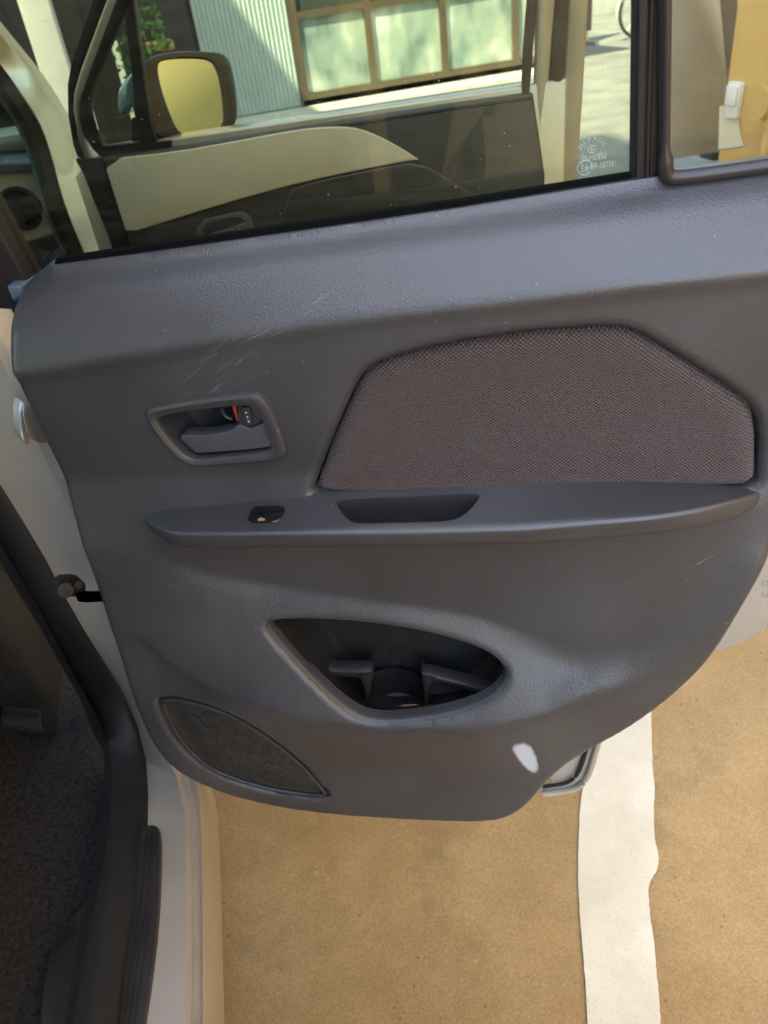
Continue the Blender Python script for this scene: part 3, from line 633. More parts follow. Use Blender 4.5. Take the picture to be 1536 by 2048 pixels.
def band(name, top, bot, w, th, mat, n=24):
    t = resample(chaikin([RD.px(x, y, w) for x, y in top], 2, False), n); b = resample(chaikin([RD.px(x, y, w) for x, y in bot], 2, False), n)
    tb, bb = t-th*RD.n, b-th*RD.n; e = .0012*RD.n
    return loft(name, [bb, b-e, .85*b+.15*t, .15*b+.85*t, t-e, tb], mat, rear_door, angle=60)
band('pocket_ledge', [(585, 1318), (620, 1336), (665, 1342), (720, 1342), (748, 1344)], [(592, 1334), (622, 1350), (665, 1355), (712, 1355), (726, 1362)], .044, .016, M_LEDGE)
band('pocket_ledge', [(842, 1348), (870, 1352), (920, 1366), (970, 1380), (1020, 1394)], [(866, 1366), (885, 1366), (925, 1379), (968, 1392), (1016, 1406)], .044, .016, M_LEDGE)
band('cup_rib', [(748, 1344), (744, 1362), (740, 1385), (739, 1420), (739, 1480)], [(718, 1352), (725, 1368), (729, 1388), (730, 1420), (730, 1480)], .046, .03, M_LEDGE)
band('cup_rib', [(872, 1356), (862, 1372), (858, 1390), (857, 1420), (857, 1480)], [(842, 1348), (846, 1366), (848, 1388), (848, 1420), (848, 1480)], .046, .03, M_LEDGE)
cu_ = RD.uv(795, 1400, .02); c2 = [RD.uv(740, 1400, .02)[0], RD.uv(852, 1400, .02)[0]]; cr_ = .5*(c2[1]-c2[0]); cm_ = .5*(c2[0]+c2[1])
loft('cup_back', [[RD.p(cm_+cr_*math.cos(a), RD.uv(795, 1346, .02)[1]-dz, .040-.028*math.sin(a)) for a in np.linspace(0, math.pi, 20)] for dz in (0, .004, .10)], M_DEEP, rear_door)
prism('pocket_dirt', chaikin([RD.px(x, y, .056) for x, y in [(772, 1452), (782, 1432), (805, 1424), (832, 1423), (848, 1432), (846, 1450), (815, 1458)]], 2), -.012*RD.n, M_DIRT, rear_door, bevel=.002)
eb = [RD.px(x, y  , .0082) for x, y in [(762, 1290), (798, 1292), (812, 1333), (776, 1335)]]
tube('pocket_emblem_frame', [e for e in eb], .0006, M_LEDGE, rear_door, 6, True)
tube('pocket_emblem', [RD.px(x, y, .0082) for x, y in [(778, 1302), (786, 1296), (792, 1302), (784, 1308), (780, 1312), (788, 1326), (800, 1326), (797, 1318)]], .0006, M_LEDGE, rear_door, 6)

# window frame, seals, glass
def gp(x, y, w): u, v = RD.glass(x, y, w); return RD.p(u, v, w, True)
def gq(u, v, w): return RD.p(u, v, w, True)
TOPV = 1.50
ul, vl = RD.glass(66, 552, .012); ud0, vd0 = RD.glass(1266, 372, .012); ud1, vd1 = RD.glass(1332, 368, .012)
ut0 = RD.glass(1271, 0, .012); ut1 = RD.glass(1334, 0, .012)
s0 = (ut0[0]-ud0)/(ut0[1]-vd0); s1 = (ut1[0]-ud1)/(ut1[1]-vd1)
uL0 = RD.glass(0, 430, .012); sl_ = (uL0[0]-ul)/(uL0[1]-vl)
uR = .80
at_ = lambda u, v, s: (lambda vv: u+s*(vv-v))
fL, fD0, fD1 = at_(ul, vl, sl_), at_(ud0, vd0, s0), at_(ud1, vd1, s1)
uTL = max(fL(TOPV), -.06)
mk_ = lambda q, w: [gq(u, v, w) for u, v in q]
main_o = [(ul-.01, .96), (fD0(1.0)+.012, .97), (fD0(TOPV)+.012, TOPV), (uTL-.01, TOPV)]
wg = prism('window_glass', mk_(main_o, .006), -.0036*RD.n, M_TINT, rear_door, bevel=0, smooth=False)
wg['label'] = 'green tinted dusty main window pane'
qg = prism('quarter_glass', mk_([(fD1(1.0)-.01, .985), (uR-.01, 1.005), (uR-.05, TOPV-.06), (fD1(TOPV)-.01, TOPV-.01)], .008), -.0036*RD.n, M_QUARTER, rear_door, bevel=0, smooth=False)
prism('division_bar', mk_([(fD0(.985), .985), (fD1(.985)-.002, .985), (fD1(TOPV)-.002, TOPV), (fD0(TOPV), TOPV)], .024), -.022*RD.n, M_PILLAR, rear_door, bevel=.003)
d8 = lambda f, k: [gq(f(v)+k, v, .0255) for v in np.linspace(.99, TOPV, 8)]
tube('bar_bead', d8(fD0, .0075), .0018, M_GLOSS, rear_door, 8)
tube('bar_bead', d8(fD1, -.007), .0014, M_RUBBER, rear_door, 8)
tube('run_channel', [gq(fD0(v)+.001, v, .016) for v in np.linspace(.99, TOPV, 8)], .0045, M_RUBBER, rear_door, 8)
qs = [gp(x, y, .033) for x, y in [(1334, -400), (1334, 0), (1332, 200), (1331, 320), (1333, 348), (1346, 356), (1420, 347), (1536, 331), (1640, 316)]]
qs = chaikin(qs, 2, False); zq = min(q[2] for q in qs[:len(qs)//2])
tube('quarter_seal', qs, [.0030 if (q[2] > zq+.012 and i < len(qs)*.55) else .0052 for i, q in enumerate(qs)], M_PILLAR, rear_door, 10)
fr_o = [(ul-.055, .95), (ul, vl-.03), (uTL, TOPV), (uR-.07, TOPV-.02), (uR, 1.0), (uR+.03, 1.0), (uR-.03, TOPV+.04), (uTL-.02, TOPV+.055), (uTL-.08, TOPV+.0)]
prism('window_frame', [gq(u, v, .022) for u, v in fr_o], -.03*RD.n, M_PILLAR, rear_door, bevel=.003)
# belt seal
bs = [(RD.uv(x, y, .026)) for x, y in [(112, 539), (300, 512), (600, 470), (900, 427), (1150, 388), (1262, 371)]]
bl = resample(bs, 30)
loft('belt_seal', [[RD.p(a, b-.02, .0262) for a, b in bl], [RD.p(a, b+.003, .0262) for a, b in bl], [RD.p(a, b+.007, .022) for a, b in bl], [RD.p(a, b+.007, .014) for a, b in bl], [RD.p(a, b-.004, .0075) for a, b in bl], [RD.p(a, b-.03, .0075) for a, b in bl]], M_FLOCK, rear_door)
prism('corner_cap', [RD.px(x, y, .03) for x, y in [(12, 572), (40, 572), (46, 592), (26, 606)]], -.03*RD.n, M_BLUEGREY, rear_door, bevel=.002)
# lower hinge side: hinge, check strap
hb = [np.array(q) for q in (onx(46, 812, .016), onx(76, 828, .016), onx(110, 850, .016), onx(110, 888, .016), onx(68, 888, .016), onx(50, 860, .016))]
prism('hinge', chaikin(hb, 1), (-.004, .022, 0), M_SILVER, car, bevel=.005)
prism('hinge_leaf', chaikin([onx(x, y, .008) for x, y in [(40, 806), (56, 806), (62, 870), (60, 896), (44, 880)]], 1), (-.01, .02, 0), M_SILVER, car, bevel=.003)
cx = lambda x, y, k=-.010: onx(x, y, k)
prism('check_bracket', chaikin([cx(*q) for q in [(116, 1160), (158, 1156), (172, 1168), (172, 1188), (150, 1196), (120, 1190)]], 1), (-.006, .012, 0), M_DARKMETAL, car, bevel=.0015)
prism('check_strap', [cx(*q, .004) for q in [(150, 1184), (172, 1180), (225, 1180), (225, 1196), (172, 1198), (152, 1196)]], (0, 0, -.006), M_SEAT, car, bevel=.001)
for q, r in (((131, 1181), .0075), ((157, 1170), .0045)):
    c_ = cx(*q, -.004); prism('check_bolt', disc(c_, CAM-c_, r, 6 if r > .008 else 16), -.008*(CAM-c_)/np.linalg.norm(CAM-c_), M_DARKMETAL, car, bevel=.0012)
# pale patch on the lower trim, child lock lettering
def text_mesh(name, s, size, mat, parent, origin, ex, ey, nrm, align='CENTER', spacing=1.0):
    cu = bpy.data.curves.new('t', 'FONT'); cu.body = s; cu.size = size; cu.align_x = align; cu.align_y = 'CENTER'; cu.space_character = spacing
    ob = bpy.data.objects.new('t', cu); COL.objects.link(ob); dg = bpy.context.evaluated_depsgraph_get()
    me = bpy.data.meshes.new_from_object(ob.evaluated_get(dg)); bpy.data.objects.remove(ob); bpy.data.curves.remove(cu)
    ex, ey, nrm, origin = (np.array(q, float) for q in (ex, ey, nrm, origin))
    for v in me.vertices: v.co = Vector(origin+v.co.x*ex+v.co.y*ey+.0003*nrm)
    me.name = name; return link(name, me, mat, parent, False)
gn = RD.n-RD.k*AZ; gn /= np.linalg.norm(gn); gup = AZ+RD.k*RD.n; gup /= np.linalg.norm(gup)
tl = math.atan2(.045, 1); gx = RD.u*math.cos(tl)+gup*math.sin(tl); gy = -RD.u*math.sin(tl)+gup*math.cos(tl)
zg = lambda x, y: gp(1130+x/9.6, 240+y/9.6, .0066)
sc9 = 1/9.6*.00046
text_mesh('glass_marking', '43R-007981', .0060, M_MARK, rear_door, zg(728, 862), gx*.66, gy, gn)
text_mesh('glass_marking', 'E6', .0070, M_MARK, rear_door, zg(378, 925), gx*.85, gy, gn)
text_mesh('glass_marking', 'JIS M2050', .0056, M_MARK, rear_door, zg(560, 722), gx*.78, gy, gn)
ec = zg(380, 920); tube('glass_marking', [ec+.0052*(math.cos(a)*gx+math.sin(a)*gy) for a in np.linspace(0, 2*math.pi, 28, endpoint=False)], .00035, M_MARK, rear_door, 6, True)
ec = zg(518, 563); tube('glass_marking', [ec+.0026*(math.cos(a)*gx+math.sin(a)*gy) for a in np.linspace(0, 2*math.pi, 20, endpoint=False)], .0003, M_MARK, rear_door, 6, True)
prism('glass_marking', disc(ec, gn, .0008, 10), .0003*gn, M_MARK, rear_door, bevel=0)
for word, r0, a0, a1, up in (('NIPPON', .0078, 150, 30, 1), ('SAFETY', .0072, 215, 325, -1)):
    for i, ch in enumerate(word):
        a = R(a0+(a1-a0)*i/(len(word)-1)); o_ = ec+r0*(math.cos(a)*gx*1.15+math.sin(a)*gy*.85)
        tn = (-math.sin(a)*gx+math.cos(a)*gy)*(-up); nn = (math.cos(a)*gx+math.sin(a)*gy)*up
        text_mesh('glass_marking', ch, .0044, M_MARK, rear_door, o_, tn, nn, gn)
M_INK = pm('grey print ink', (.25, .23, .19), .7)
text_mesh('door_lettering', 'CHILD', .0095, M_INK, rear_door, RD.px(1548, 1170, .0004), RD.u*.9-.2*AZ, AZ*.9+.2*RD.u, RD.n, 'CENTER')
text_mesh('door_lettering', 'LOCK', .0095, M_INK, rear_door, RD.px(1546, 1192, .0004), RD.u*.9-.2*AZ, AZ*.9+.2*RD.u, RD.n, 'CENTER')
lipx = chaikin([RD.px(x, y, .004) for x, y in [(1085, 1588), (1140, 1582), (1165, 1570), (1180, 1545), (1192, 1500), (1203, 1465)]], 2, False)
tube('door_lip', lipx, .0035, M_SILVER_SHADE, rear_door, 8)
tube('door_lip_seal', chaikin([RD.px(x, y, .004) for x, y in [(1085, 1574), (1130, 1568), (1150, 1556), (1162, 1535), (1174, 1495), (1184, 1465)]], 2, False), .0025, M_RUBBER, rear_door, 8)
prism('shell_plug', disc(RD.px(1098, 1562, .0005), RD.n, .005, 18), .002*RD.n, M_DIRT, rear_door, bevel=.0006)

# ---- body side: B pillar and sill
def rail(pts, n=60, it=2):
    q = []
    for p in pts:
        if p[2] == 'x': q.append(onx(p[0], p[1], p[3]))
        elif p[2] == 'z': q.append(onz(p[0], p[1], p[3]))
        else: q.append(np.array(p[3], float))
    return resample(chaikin(q, it, False), n)
R1 = rail([(0, 0, 'p', (-.16, .02, 1.60)), (0, 0, 'p', (-.10, .028, 1.05)), (65, 1100, 'x', -.06), (116, 1206, 'x', -.058), (171, 1294, 'x', -.056), (231, 1387, 'x', -.055), (268, 1470, 'x', -.055), (281, 1540, 'z', .285), (282, 1623, 'z', .290), (276, 1720, 'z', .297), (259, 1822, 'z', .30), (240, 1930, 'z', .30), (227, 2048, 'z', .30), (205, 2300, 'z', .30), (0, 0, 'p', (-.075, -.62, .31)), (0, 0, 'p', (-.09, -.75, .45)), (0, 0, 'p', (-.10, -.8, .9)), (0, 0, 'p', (-.16, -.78, 1.58))])
L1 = R1+np.array([-.036, .016, .004]); L1[:, 2] += .01
L0 = L1+np.array([-.012, .018, -.012])
R1b = R1+np.array([.004, -.004, .010])
R1c = R1+np.array([.010, -.001, .000])
R2 = rail([(0, 0, 'p', (-.10, .02, 1.60)), (0, 0, 'p', (-.03, .02, 1.05)), (0, 700, 'x', .0), (60, 860, 'x', .0), (190, 1115, 'x', .0), (262, 1340, 'x', .0), (318, 1480, 'x', .002), (345, 1535, 'z', .305), (366, 1585, 'z', .296), (372, 1650, 'z', .293), (373, 1800, 'z', .290), (370, 2048, 'z', .288), (366, 2300, 'z', .288), (0, 0, 'p', (-.02, -.62, .30)), (0, 0, 'p', (-.02, -.76, .45)), (0, 0, 'p', (-.02, -.82, .9)), (0, 0, 'p', (-.10, -.80, 1.58))])
R2b = R2+np.array([.004, .006, -.012]); R2c = R2+np.array([.0085, .010, -.010]); R2d = R2+np.array([.0115, .014, -.022]); R2e = R2+np.array([.017, .03, -.018])
R3 = R2+np.array([.0215, .05, -.03]); R3b = R2+np.array([.018, .10, -.14])
loft('body_pillar_and_sill', [R1c, R2, R2b, R2c, R2d, R2e, R3, R3b], M_SILVER, car, angle=55)
loft('weatherstrip', [L0, L1, L1+np.array([.004, -.004, .006]), .5*(L1+R1b)+np.array([0, -.004, .004]), R1b, R1c, R1c+np.array([-.01, .02, -.02])], M_RUBBER, car, angle=70)
# sill kick plate
kp = [onz(x, y, .306) for x, y in [(283, 1640), (288, 1650), (312, 1650), (319, 1660), (319, 1750), (313, 1850), (301, 1950), (286, 2048), (270, 2200), (180, 2200), (222, 2048), (238, 1930), (259, 1810), (275, 1715)]]
prism('sill_kick_plate', chaikin(kp, 1), (0, 0, -.012), M_SCUFFPLATE, car, bevel=.002)
for k in (.25, .5, .75):
    a = [onz(x, y, .3068) for x, y in [(283, 1668), (275, 1745), (262, 1830), (243, 1940), (228, 2048), (205, 2180)]]; b = [onz(x, y, .3068) for x, y in [(316, 1668), (316, 1750), (310, 1850), (298, 1950), (283, 2048), (268, 2180)]]
    tube('kick_plate_rib', chaikin([(1-k)*np.array(p)+k*np.array(q) for p, q in zip(a, b)], 2, False), .0016, M_SCUFFPLATE, car, 6)
# inner sill trim
it0 = rail([(208, 1507, 'z', .285), (218, 1563, 'z', .288), (212, 1640, 'z', .29), (208, 1702, 'z', .29), (185, 1795, 'z', .29), (139, 1842, 'z', .28), (102, 1896, 'z', .27), (85, 1980, 'z', .27), (79, 2048, 'z', .27), (60, 2300, 'z', .27)], 40)
it1 = rail([(262, 1480, 'z', .290), (276, 1560, 'z', .292), (279, 1640, 'z', .298), (274, 1725, 'z', .302), (258, 1822, 'z', .306), (246, 1880, 'z', .306), (238, 1935, 'z', .306), (228, 2010, 'z', .306), (222, 2060, 'z', .306), (195, 2300, 'z', .306)], 40)
loft('inner_sill_trim', [it0+np.array([-.004, 0, -.05]), it0, it0+np.array([.005, 0, .006]), .6*it0+.4*it1+np.array([0, 0, .006]), it1+np.array([-.004, 0, .004]), it1+np.array([0, 0, -.004])], M_SCUFFPLATE, car)
# pillar lower inner trim
pt0 = rail([(0, 0, 'p', (-.13, .08, 1.0)), (0, 1110, 'x', -.095), (70, 1225, 'x', -.095), (139, 1360, 'x', -.095), (185, 1433, 'x', -.095), (205, 1500, 'z', .285)], 30)
loft('pillar_inner_trim', [pt0+np.array([.014, -.02, .006]), pt0, pt0+np.array([-.02, .05, -.01]), pt0+np.array([-.03, .14, -.02])], M_BLACK, car)
# floor, seat foot, seats
fl = prism('floor_carpet', [(-1.38, -.55, .245), (-.085, -.55, .245), (-.085, .12, .245), (-.06, 1.2, .245), (-1.38, 1.2, .245)], (0, 0, -.03), M_CARPET, car, bevel=0)
ss = chaikin([onx(x, y, -.19) for x, y in [(-60, 1120), (10, 1135), (45, 1190), (95, 1290), (140, 1370), (176, 1425), (165, 1442), (120, 1470), (90, 1472), (80, 1445), (84, 1415), (50, 1405), (20, 1375), (0, 1340), (-60, 1330)]], 2)
prism('seat_side_shield', ss, (-.06, .03, 0), M_SEAT, car, bevel=.012)
def seat(x, y, nm='front_seat'):
    s = mk(nm, *(lambda v, f: (v, f))([(x+a*.23, y+b*.24, z) for z in (.36, .54) for b in (-1, 1) for a in (-1, 1)], [(0, 2, 3, 1), (4, 5, 7, 6), (0, 1, 5, 4), (2, 6, 7, 3), (0, 4, 6, 2), (1, 3, 7, 5)]), M_CLOTH, car, bevel=.05)
    c = [(x+sx*.23, y-.24+yy, z) for sx in (-1, 1) for yy, z in ((.0, .5), (.10, .5), (-.04, 1.12), (-.14, 1.12))]
    mk('seat_backrest', c, [(0, 1, 2, 3), (4, 7, 6, 5), (0, 4, 5, 1), (1, 5, 6, 2), (2, 6, 7, 3), (3, 7, 4, 0)], M_CLOTH, s, bevel=.035)
    box('headrest', (x-.13, y-.39, 1.16), (x+.13, y-.29, 1.33), M_CLOTH, s, .04)
    for a in (-.2, .16): boxes('seat_rail', [((x+a, y-.2, .245), (x+a+.04, y+.2, .37))], M_BLACK, s)
seat(-.47, .52); seat(-1.02, .52)
# ---- A pillar and dashboard (seen through the rear window)
ap = [(0, 62, 'x', -.045), (75, 152, 'x', -.022), (118, 222, 'x', -.008), (140, 264, 'x', 0), (156, 318, 'x', 0), (172, 390, 'x', 0), (192, 460, 'x', 0), (212, 530, 'x', 0), (235, 640, 'x', 0), (0, 0, 'p', (-.0, 1.2, .3))]
A2 = rail([(0, 0, 'p', (-.14, .75, 1.42))]+ap, 60); A1 = rail([(0, 0, 'p', (-.17, .72, 1.40)), (0, 128, 'x', -.07), (40, 190, 'x', -.045), (80, 250, 'x', -.03), (105, 330, 'x', -.03), (122, 400, 'x', -.03), (150, 470, 'x', -.03), (176, 530, 'x', -.03), (200, 640, 'x', -.03), (0, 0, 'p', (-.03, 1.19, .3))], 60)
A15 = .5*A1+.5*A2+np.array([.0, -.008, 0]); A17 = .3*A1+.7*A2+np.array([.008, .004, 0])
loft('windscreen_pillar', [A1, A15, A17, A2+np.array([.0, -.004, 0]), A2, A2+np.array([.012, .05, -.01])], M_SILVER, car, angle=60)
A0 = A1+np.array([-.034, .0, -.004]); Aw = .5*(A0+A1)+np.array([0, -.012, 0])
loft('pillar_weatherstrip', [A0, Aw, A1+np.array([.003, -.004, 0]), A1+np.array([.002, .02, 0])], M_RUBBER, car)
Ai = A0+np.array([-.010, .02, 0]); loft('pillar_cover', [A0+np.array([0, .002, 0]), .5*(A0+Ai)+np.array([0, .004, 0]), Ai], M_BLUEGREY, car)
ds = chaikin([ony(x, y, 1.22) for x, y in [(-60, 352), (60, 344), (94, 342), (101, 352), (104, 380), (112, 430), (121, 466), (60, 484), (0, 494), (-60, 500)]], 1)
d_in = prism('dashboard', ds, (0, .25, 0), pm('light beige dashboard', (.74, .70, .56), .5, var=.05, bump=.1, bscale=700), car, bevel=.006)
prism('dashboard_top', [ony(x, y, 1.20) for x, y in [(-80, 332), (40, 326), (98, 326), (100, 340), (40, 343), (-80, 350)]], (0, .5, 0), M_BLUEGREY, d_in, bevel=.004)
boxes('dashboard_core', [((-1.38, 1.27, .45), (-.16, 1.6, .84))], M_BLACK, d_in)
prism('dashboard_lower', [ony(x, y, 1.235) for x, y in [(-80, 495), (0, 492), (120, 464), (135, 560), (-80, 640)]], (0, .2, 0), M_BLACK, d_in, bevel=.004)
vc = ony(40, 418, 1.214); vn = CAM-vc; vn[2] = 0; vn = np.array([0, -1., 0]); vr = .040*1.0
vr = float(np.linalg.norm(ony(80, 418, 1.214)-vc))
tube('vent_ring', disc(vc, vn, vr, 32), .006, M_BLACK, d_in, 8, True)
prism('air_vent', disc(vc+np.array([0, .004, 0]), vn, vr, 32), (0, .02, 0), M_DEEP, d_in, bevel=0)
for k in (-.5, 0, .5):
    hw = vr*math.sqrt(1-k*k)*.95; zz = vc[2]+k*vr
    boxes('vent_slat', [((vc[0]-hw, vc[1]-.006, zz-.003), (vc[0]+hw, vc[1]+.006, zz+.003))], M_BLACK, d_in)
boxes('vent_slat', [((vc[0]-.004, vc[1]-.008, vc[2]-vr*.9), (vc[0]+.004, vc[1]+.006, vc[2]+vr*.9))], M_BLACK, d_in)

# ---- rest of the body
def shell(name, ring_fn, ys, mat, caps=True): return loft(name, [ring_fn(y) for y in ys], mat, car, closed=True, caps=caps, angle=45)
XL, XR = -1.45, .03; XC = .5*(XL+XR)
prism('roof', [(-.10, .55, 1.60), (-.10, -1.25, 1.60), (-.14, -1.34, 1.58), (XL+.14, -1.34, 1.58), (XL+.10, -1.25, 1.60), (XL+.10, .55, 1.60), (XL+.16, .68, 1.58), (-.16, .68, 1.58)], (0, 0, .045), M_SILVER, car, bevel=.02)
prism('bonnet', [(.0, 1.35, .90), (.0, 1.9, .86), (-.06, 2.05, .78), (-.06, 2.08, .30), (XL+.06, 2.08, .30), (XL+.06, 2.05, .78), (XL+.02, 1.9, .86), (XL+.02, 1.35, .90)][:3]+[(XL+.06, 2.05, .78), (XL+.02, 1.9, .86), (XL+.02, 1.35, .90)], (0, 0, .04), M_SILVER, car, bevel=.015)
def side_poly(pts, x, th, name, mat): return prism(name, [(x, y, z) for y, z in pts], (th, 0, 0), mat, car, bevel=.006)
arch = lambda c, r, a0, a1, n=12: [(c+r*math.cos(R(a)), .29+r*math.sin(R(a))) for a in np.linspace(a0, a1, n)]
side_poly([(1.20, .30)]+arch(1.52, .31, 180, 0)+[(2.06, .30), (2.07, .62), (2.02, .80), (1.86, .90), (1.36, .93), (1.20, .93)], -.02, -.05, 'front_wing', M_SILVER)
side_poly([(1.20, .30)]+arch(1.52, .31, 180, 0)+[(2.06, .30), (2.07, .62), (2.02, .80), (1.86, .90), (1.36, .93), (1.20, .93)], XL+.02, .05, 'front_wing', M_SILVER)
side_poly([(-.84, .45), (-.86, .30)][:1]+arch(-1.10, .31, 150, 0)[0:]+[(-1.42, .30)][:0]+[(-.79, .29)][:0]+[(-.82, .98), (-.82, .60)], -.02, -.05, 'rear_wing_lower', M_SILVER)
side_poly([(-.84, .60), (-1.41, .55), (-1.43, .95), (-1.36, 1.58), (-1.18, 1.59), (-1.22, 1.06), (-.84, 1.03)], -.03, -.06, 'rear_quarter_panel', M_SILVER)
side_poly([(1.2, .30)]+[(-.76, .30)]+arch(-1.10, .33, 0, 180)+[(-1.43, .55), (-1.43, .97), (1.20, .92)], XL, .05, 'near_kerb_side_panel', M_SILVER)
side_poly([(-1.36, 1.0), (-1.34, 1.56), (.5, 1.56), (1.25, .94)], XL+.05, .004, 'side_window', M_TINT)
prism('windscreen', [(-.12, .66, 1.585), (XL+.12, .66, 1.585), (XL+.06, 1.40, .92), (-.05, 1.40, .92)], (0, .003, .003), M_CLEAR, car, bevel=0)
prism('tailgate', [(-.05, -1.42, .35), (XL+.05, -1.42, .35), (XL+.12, -1.36, 1.58), (-.12, -1.36, 1.58)], (0, .05, 0), M_SILVER, car, bevel=.01)
boxes('front_bumper', [((XL+.04, 2.03, .24), (-.04, 2.10, .62))], M_SILVER, car)
boxes('underbody', [((XL+.06, -1.35, .18), (-.08, 2.0, .214)), ((XL+.1, 1.22, .214), (-.1, 1.30, .46))], M_BLACK, car)
box('rear_seat', (XL+.1, -1.25, .28), (-.2, -.85, .62), M_CLOTH, car, .05); box('rear_backrest', (XL+.1, -1.34, .6), (-.2, -1.18, 1.12), M_CLOTH, car, .05)
prism('headliner', [(-.12, .6, 1.585), (-.12, -1.3, 1.585), (XL+.12, -1.3, 1.585), (XL+.12, .6, 1.585)], (0, 0, .008), M_BEIGE, car, bevel=0)
for wx, wy, sx in ((-.07, 1.52, -1), (-.07, -1.10, -1), (XL+.07, 1.52, 1), (XL+.07, -1.10, 1)):
    prof = [(.18, 0), (.25, .0), (.277, .012), (.28, .04), (.28, .10), (.272, .135), (.24, .145), (.18, .14)]
    k = 36; rails = [[(wx+sx*d, wy+r*math.cos(a), .28+r*math.sin(a)) for a in np.linspace(0, 2*math.pi, k, endpoint=False)] for r, d in prof+prof[:1]]
    w_ = loft('wheel', rails, M_TYRE, car, closed=True)
    prism('rim', [(wx+sx*.02, wy+.19*math.cos(a), .28+.19*math.sin(a)) for a in np.linspace(0, 2*math.pi, k, endpoint=False)], (sx*.1, 0, 0), M_STEEL, w_, bevel=.01)

# ---- front door
fsh = [(.02, .30), (.90, .27), (.96, .33), (.985, .6), (.985, .955), (.10, .925), (.02, .88)]
front_door = prism('front_door', [FD.p(u, v, .02) for u, v in fsh], -.06*FD.n, M_SILVER, car, bevel=.006)
front_door['label'] = 'open front door with beige and charcoal trim and wing mirror'
fpx = lambda l, w: [FD.px(x, y, w) for x, y in l]
b0 = [FD.uv(x, y, .04) for x, y in [(207, 316), (340, 297), (520, 268), (700, 240), (900, 209), (1066, 186)]]
ft = b0+[(.945, .80), (.93, .5), (.90, .36), (.12, .36), (.08, .5)]+[FD.uv(250, 460, .04), FD.uv(225, 390, .04)]
prism('front_trim', [FD.p(u, v, .04) for u, v in ft], -.03*FD.n, trim_plastic('charcoal front trim', (.034, .033, .032), .6), front_door, bevel=.006)
bei = chaikin(fpx([(206, 320), (350, 304), (470, 283), (560, 266), (620, 257), (680, 253), (720, 258), (760, 274), (800, 296), (836, 319), (836, 319), (760, 333), (660, 353), (560, 376), (440, 410), (330, 444), (252, 468), (244, 440), (228, 390)], .046), 1)
prism('beige_trim', bei, -.01*FD.n, M_BEIGE, front_door, bevel=.003)
lo = chaikin(fpx([(836, 322), (760, 336), (660, 356), (584, 374), (570, 410), (550, 475), (520, 620), (900, 620), (985, 420), (920, 370)], .047), 1)
prism('armrest_panel', lo, -.012*FD.n, trim_plastic('brown black trim', (.036, .032, .029), .6), front_door, bevel=.004)
prism('front_handle_bezel', chaikin(fpx([(385, 446), (480, 420), (500, 432), (512, 462), (500, 484), (405, 502)], .0425), 1), -.01*FD.n, pm('grey handle bezel', (.10, .10, .095), .4), front_door, bevel=.003)
prism('front_handle_cup', chaikin(fpx([(400, 448), (475, 428), (492, 440), (500, 462), (490, 476), (410, 492)], .044), 1), -.01*FD.n, M_SMOOTH, front_door, bevel=.003)
prism('front_handle', chaikin(fpx([(412, 470), (478, 452), (490, 444), (494, 462), (486, 470), (416, 484)], .050), 1), -.008*FD.n, bpy.data.materials['grey handle bezel'], front_door, bevel=.002)
# lowered front glass edge, belt strip
gb = [FD.uv(x, y, .012) for x, y in [(345, 292), (520, 264), (700, 236), (900, 205), (1060, 180), (1074, 178)]]
prism('front_glass', [FD.p(u, v, .012) for u, v in gb]+[FD.p(gb[-1][0]+.005, .6, .012), FD.p(gb[0][0], .6, .012)], -.004*FD.n, M_TINT, front_door, bevel=0)
tube('front_belt_strip', [FD.p(u, v-.008, .034) for u, v in b0], .007, M_RUBBER, front_door, 8)
# frame
FTOP = 1.50
def fstrip(name, left, right, w, th, mat, bev=.002):
    def pt(x, y):
        u, v = FD.glass(x, y, w)
        if v >= FD.belt: return FD.p(u, v, w, True)
        return FD.px(x, y, w)
    L_, R_ = [pt(*q) for q in left], [pt(*q) for q in right]
    for S_, src in ((L_, left), (R_, right)):
        if src[0][1] == -120: S_[0] = S_[1]+(S_[0]-S_[1])*(FTOP-S_[1][2])/(S_[0][2]-S_[1][2])
    return prism(name, L_+R_[::-1], -th*FD.n, mat, front_door, bevel=bev)
fstrip('front_frame_rubber', [(228, -120), (186, 0), (160, 75), (142, 130), (135, 170), (136, 230), (146, 290), (165, 340), (188, 410), (225, 520)], [(250, -120), (212, 0), (184, 75), (160, 130), (150, 170), (146, 230), (156, 290), (176, 340), (200, 410), (238, 520)], .014, .03, M_RUBBER)
fstrip('front_frame_painted', [(252, -120), (212, 0), (184, 75), (160, 140), (147, 185), (145, 220), (156, 275), (176, 335), (196, 400), (236, 520)], [(276, -120), (238, 0), (208, 75), (180, 150), (160, 200), (157, 230), (170, 285), (188, 340), (208, 400), (246, 520)], .018, .03, M_SILVER, .004)
fstrip('front_frame_inner', [(270, -120), (232, 0), (204, 75), (176, 150), (158, 205), (157, 235), (166, 270), (186, 300), (206, 318), (340, 302)], [(300, -120), (262, 0), (232, 60), (203, 130), (178, 190), (178, 215), (188, 250), (202, 288), (206, 292), (345, 280)], .022, .02, M_BLACK)
fstrip('quarter_post', [(240, -40), (252, 60), (262, 140), (270, 230), (282, 300)], [(262, -40), (274, 60), (288, 160), (300, 240), (318, 300)], .020, .02, M_BLACK)
fstrip('front_quarter_glass', [(240, 40), (204, 130), (178, 195), (205, 292)], [(262, 50), (270, 150), (276, 230), (284, 294)], .012, .003, M_CLEAR, 0)
fstrip('front_edge_seal', [(150, 318), (168, 352), (188, 405), (215, 470), (245, 560)], [(206, 316), (214, 345), (229, 392), (250, 462), (280, 560)], .030, .012, M_RUBBER)
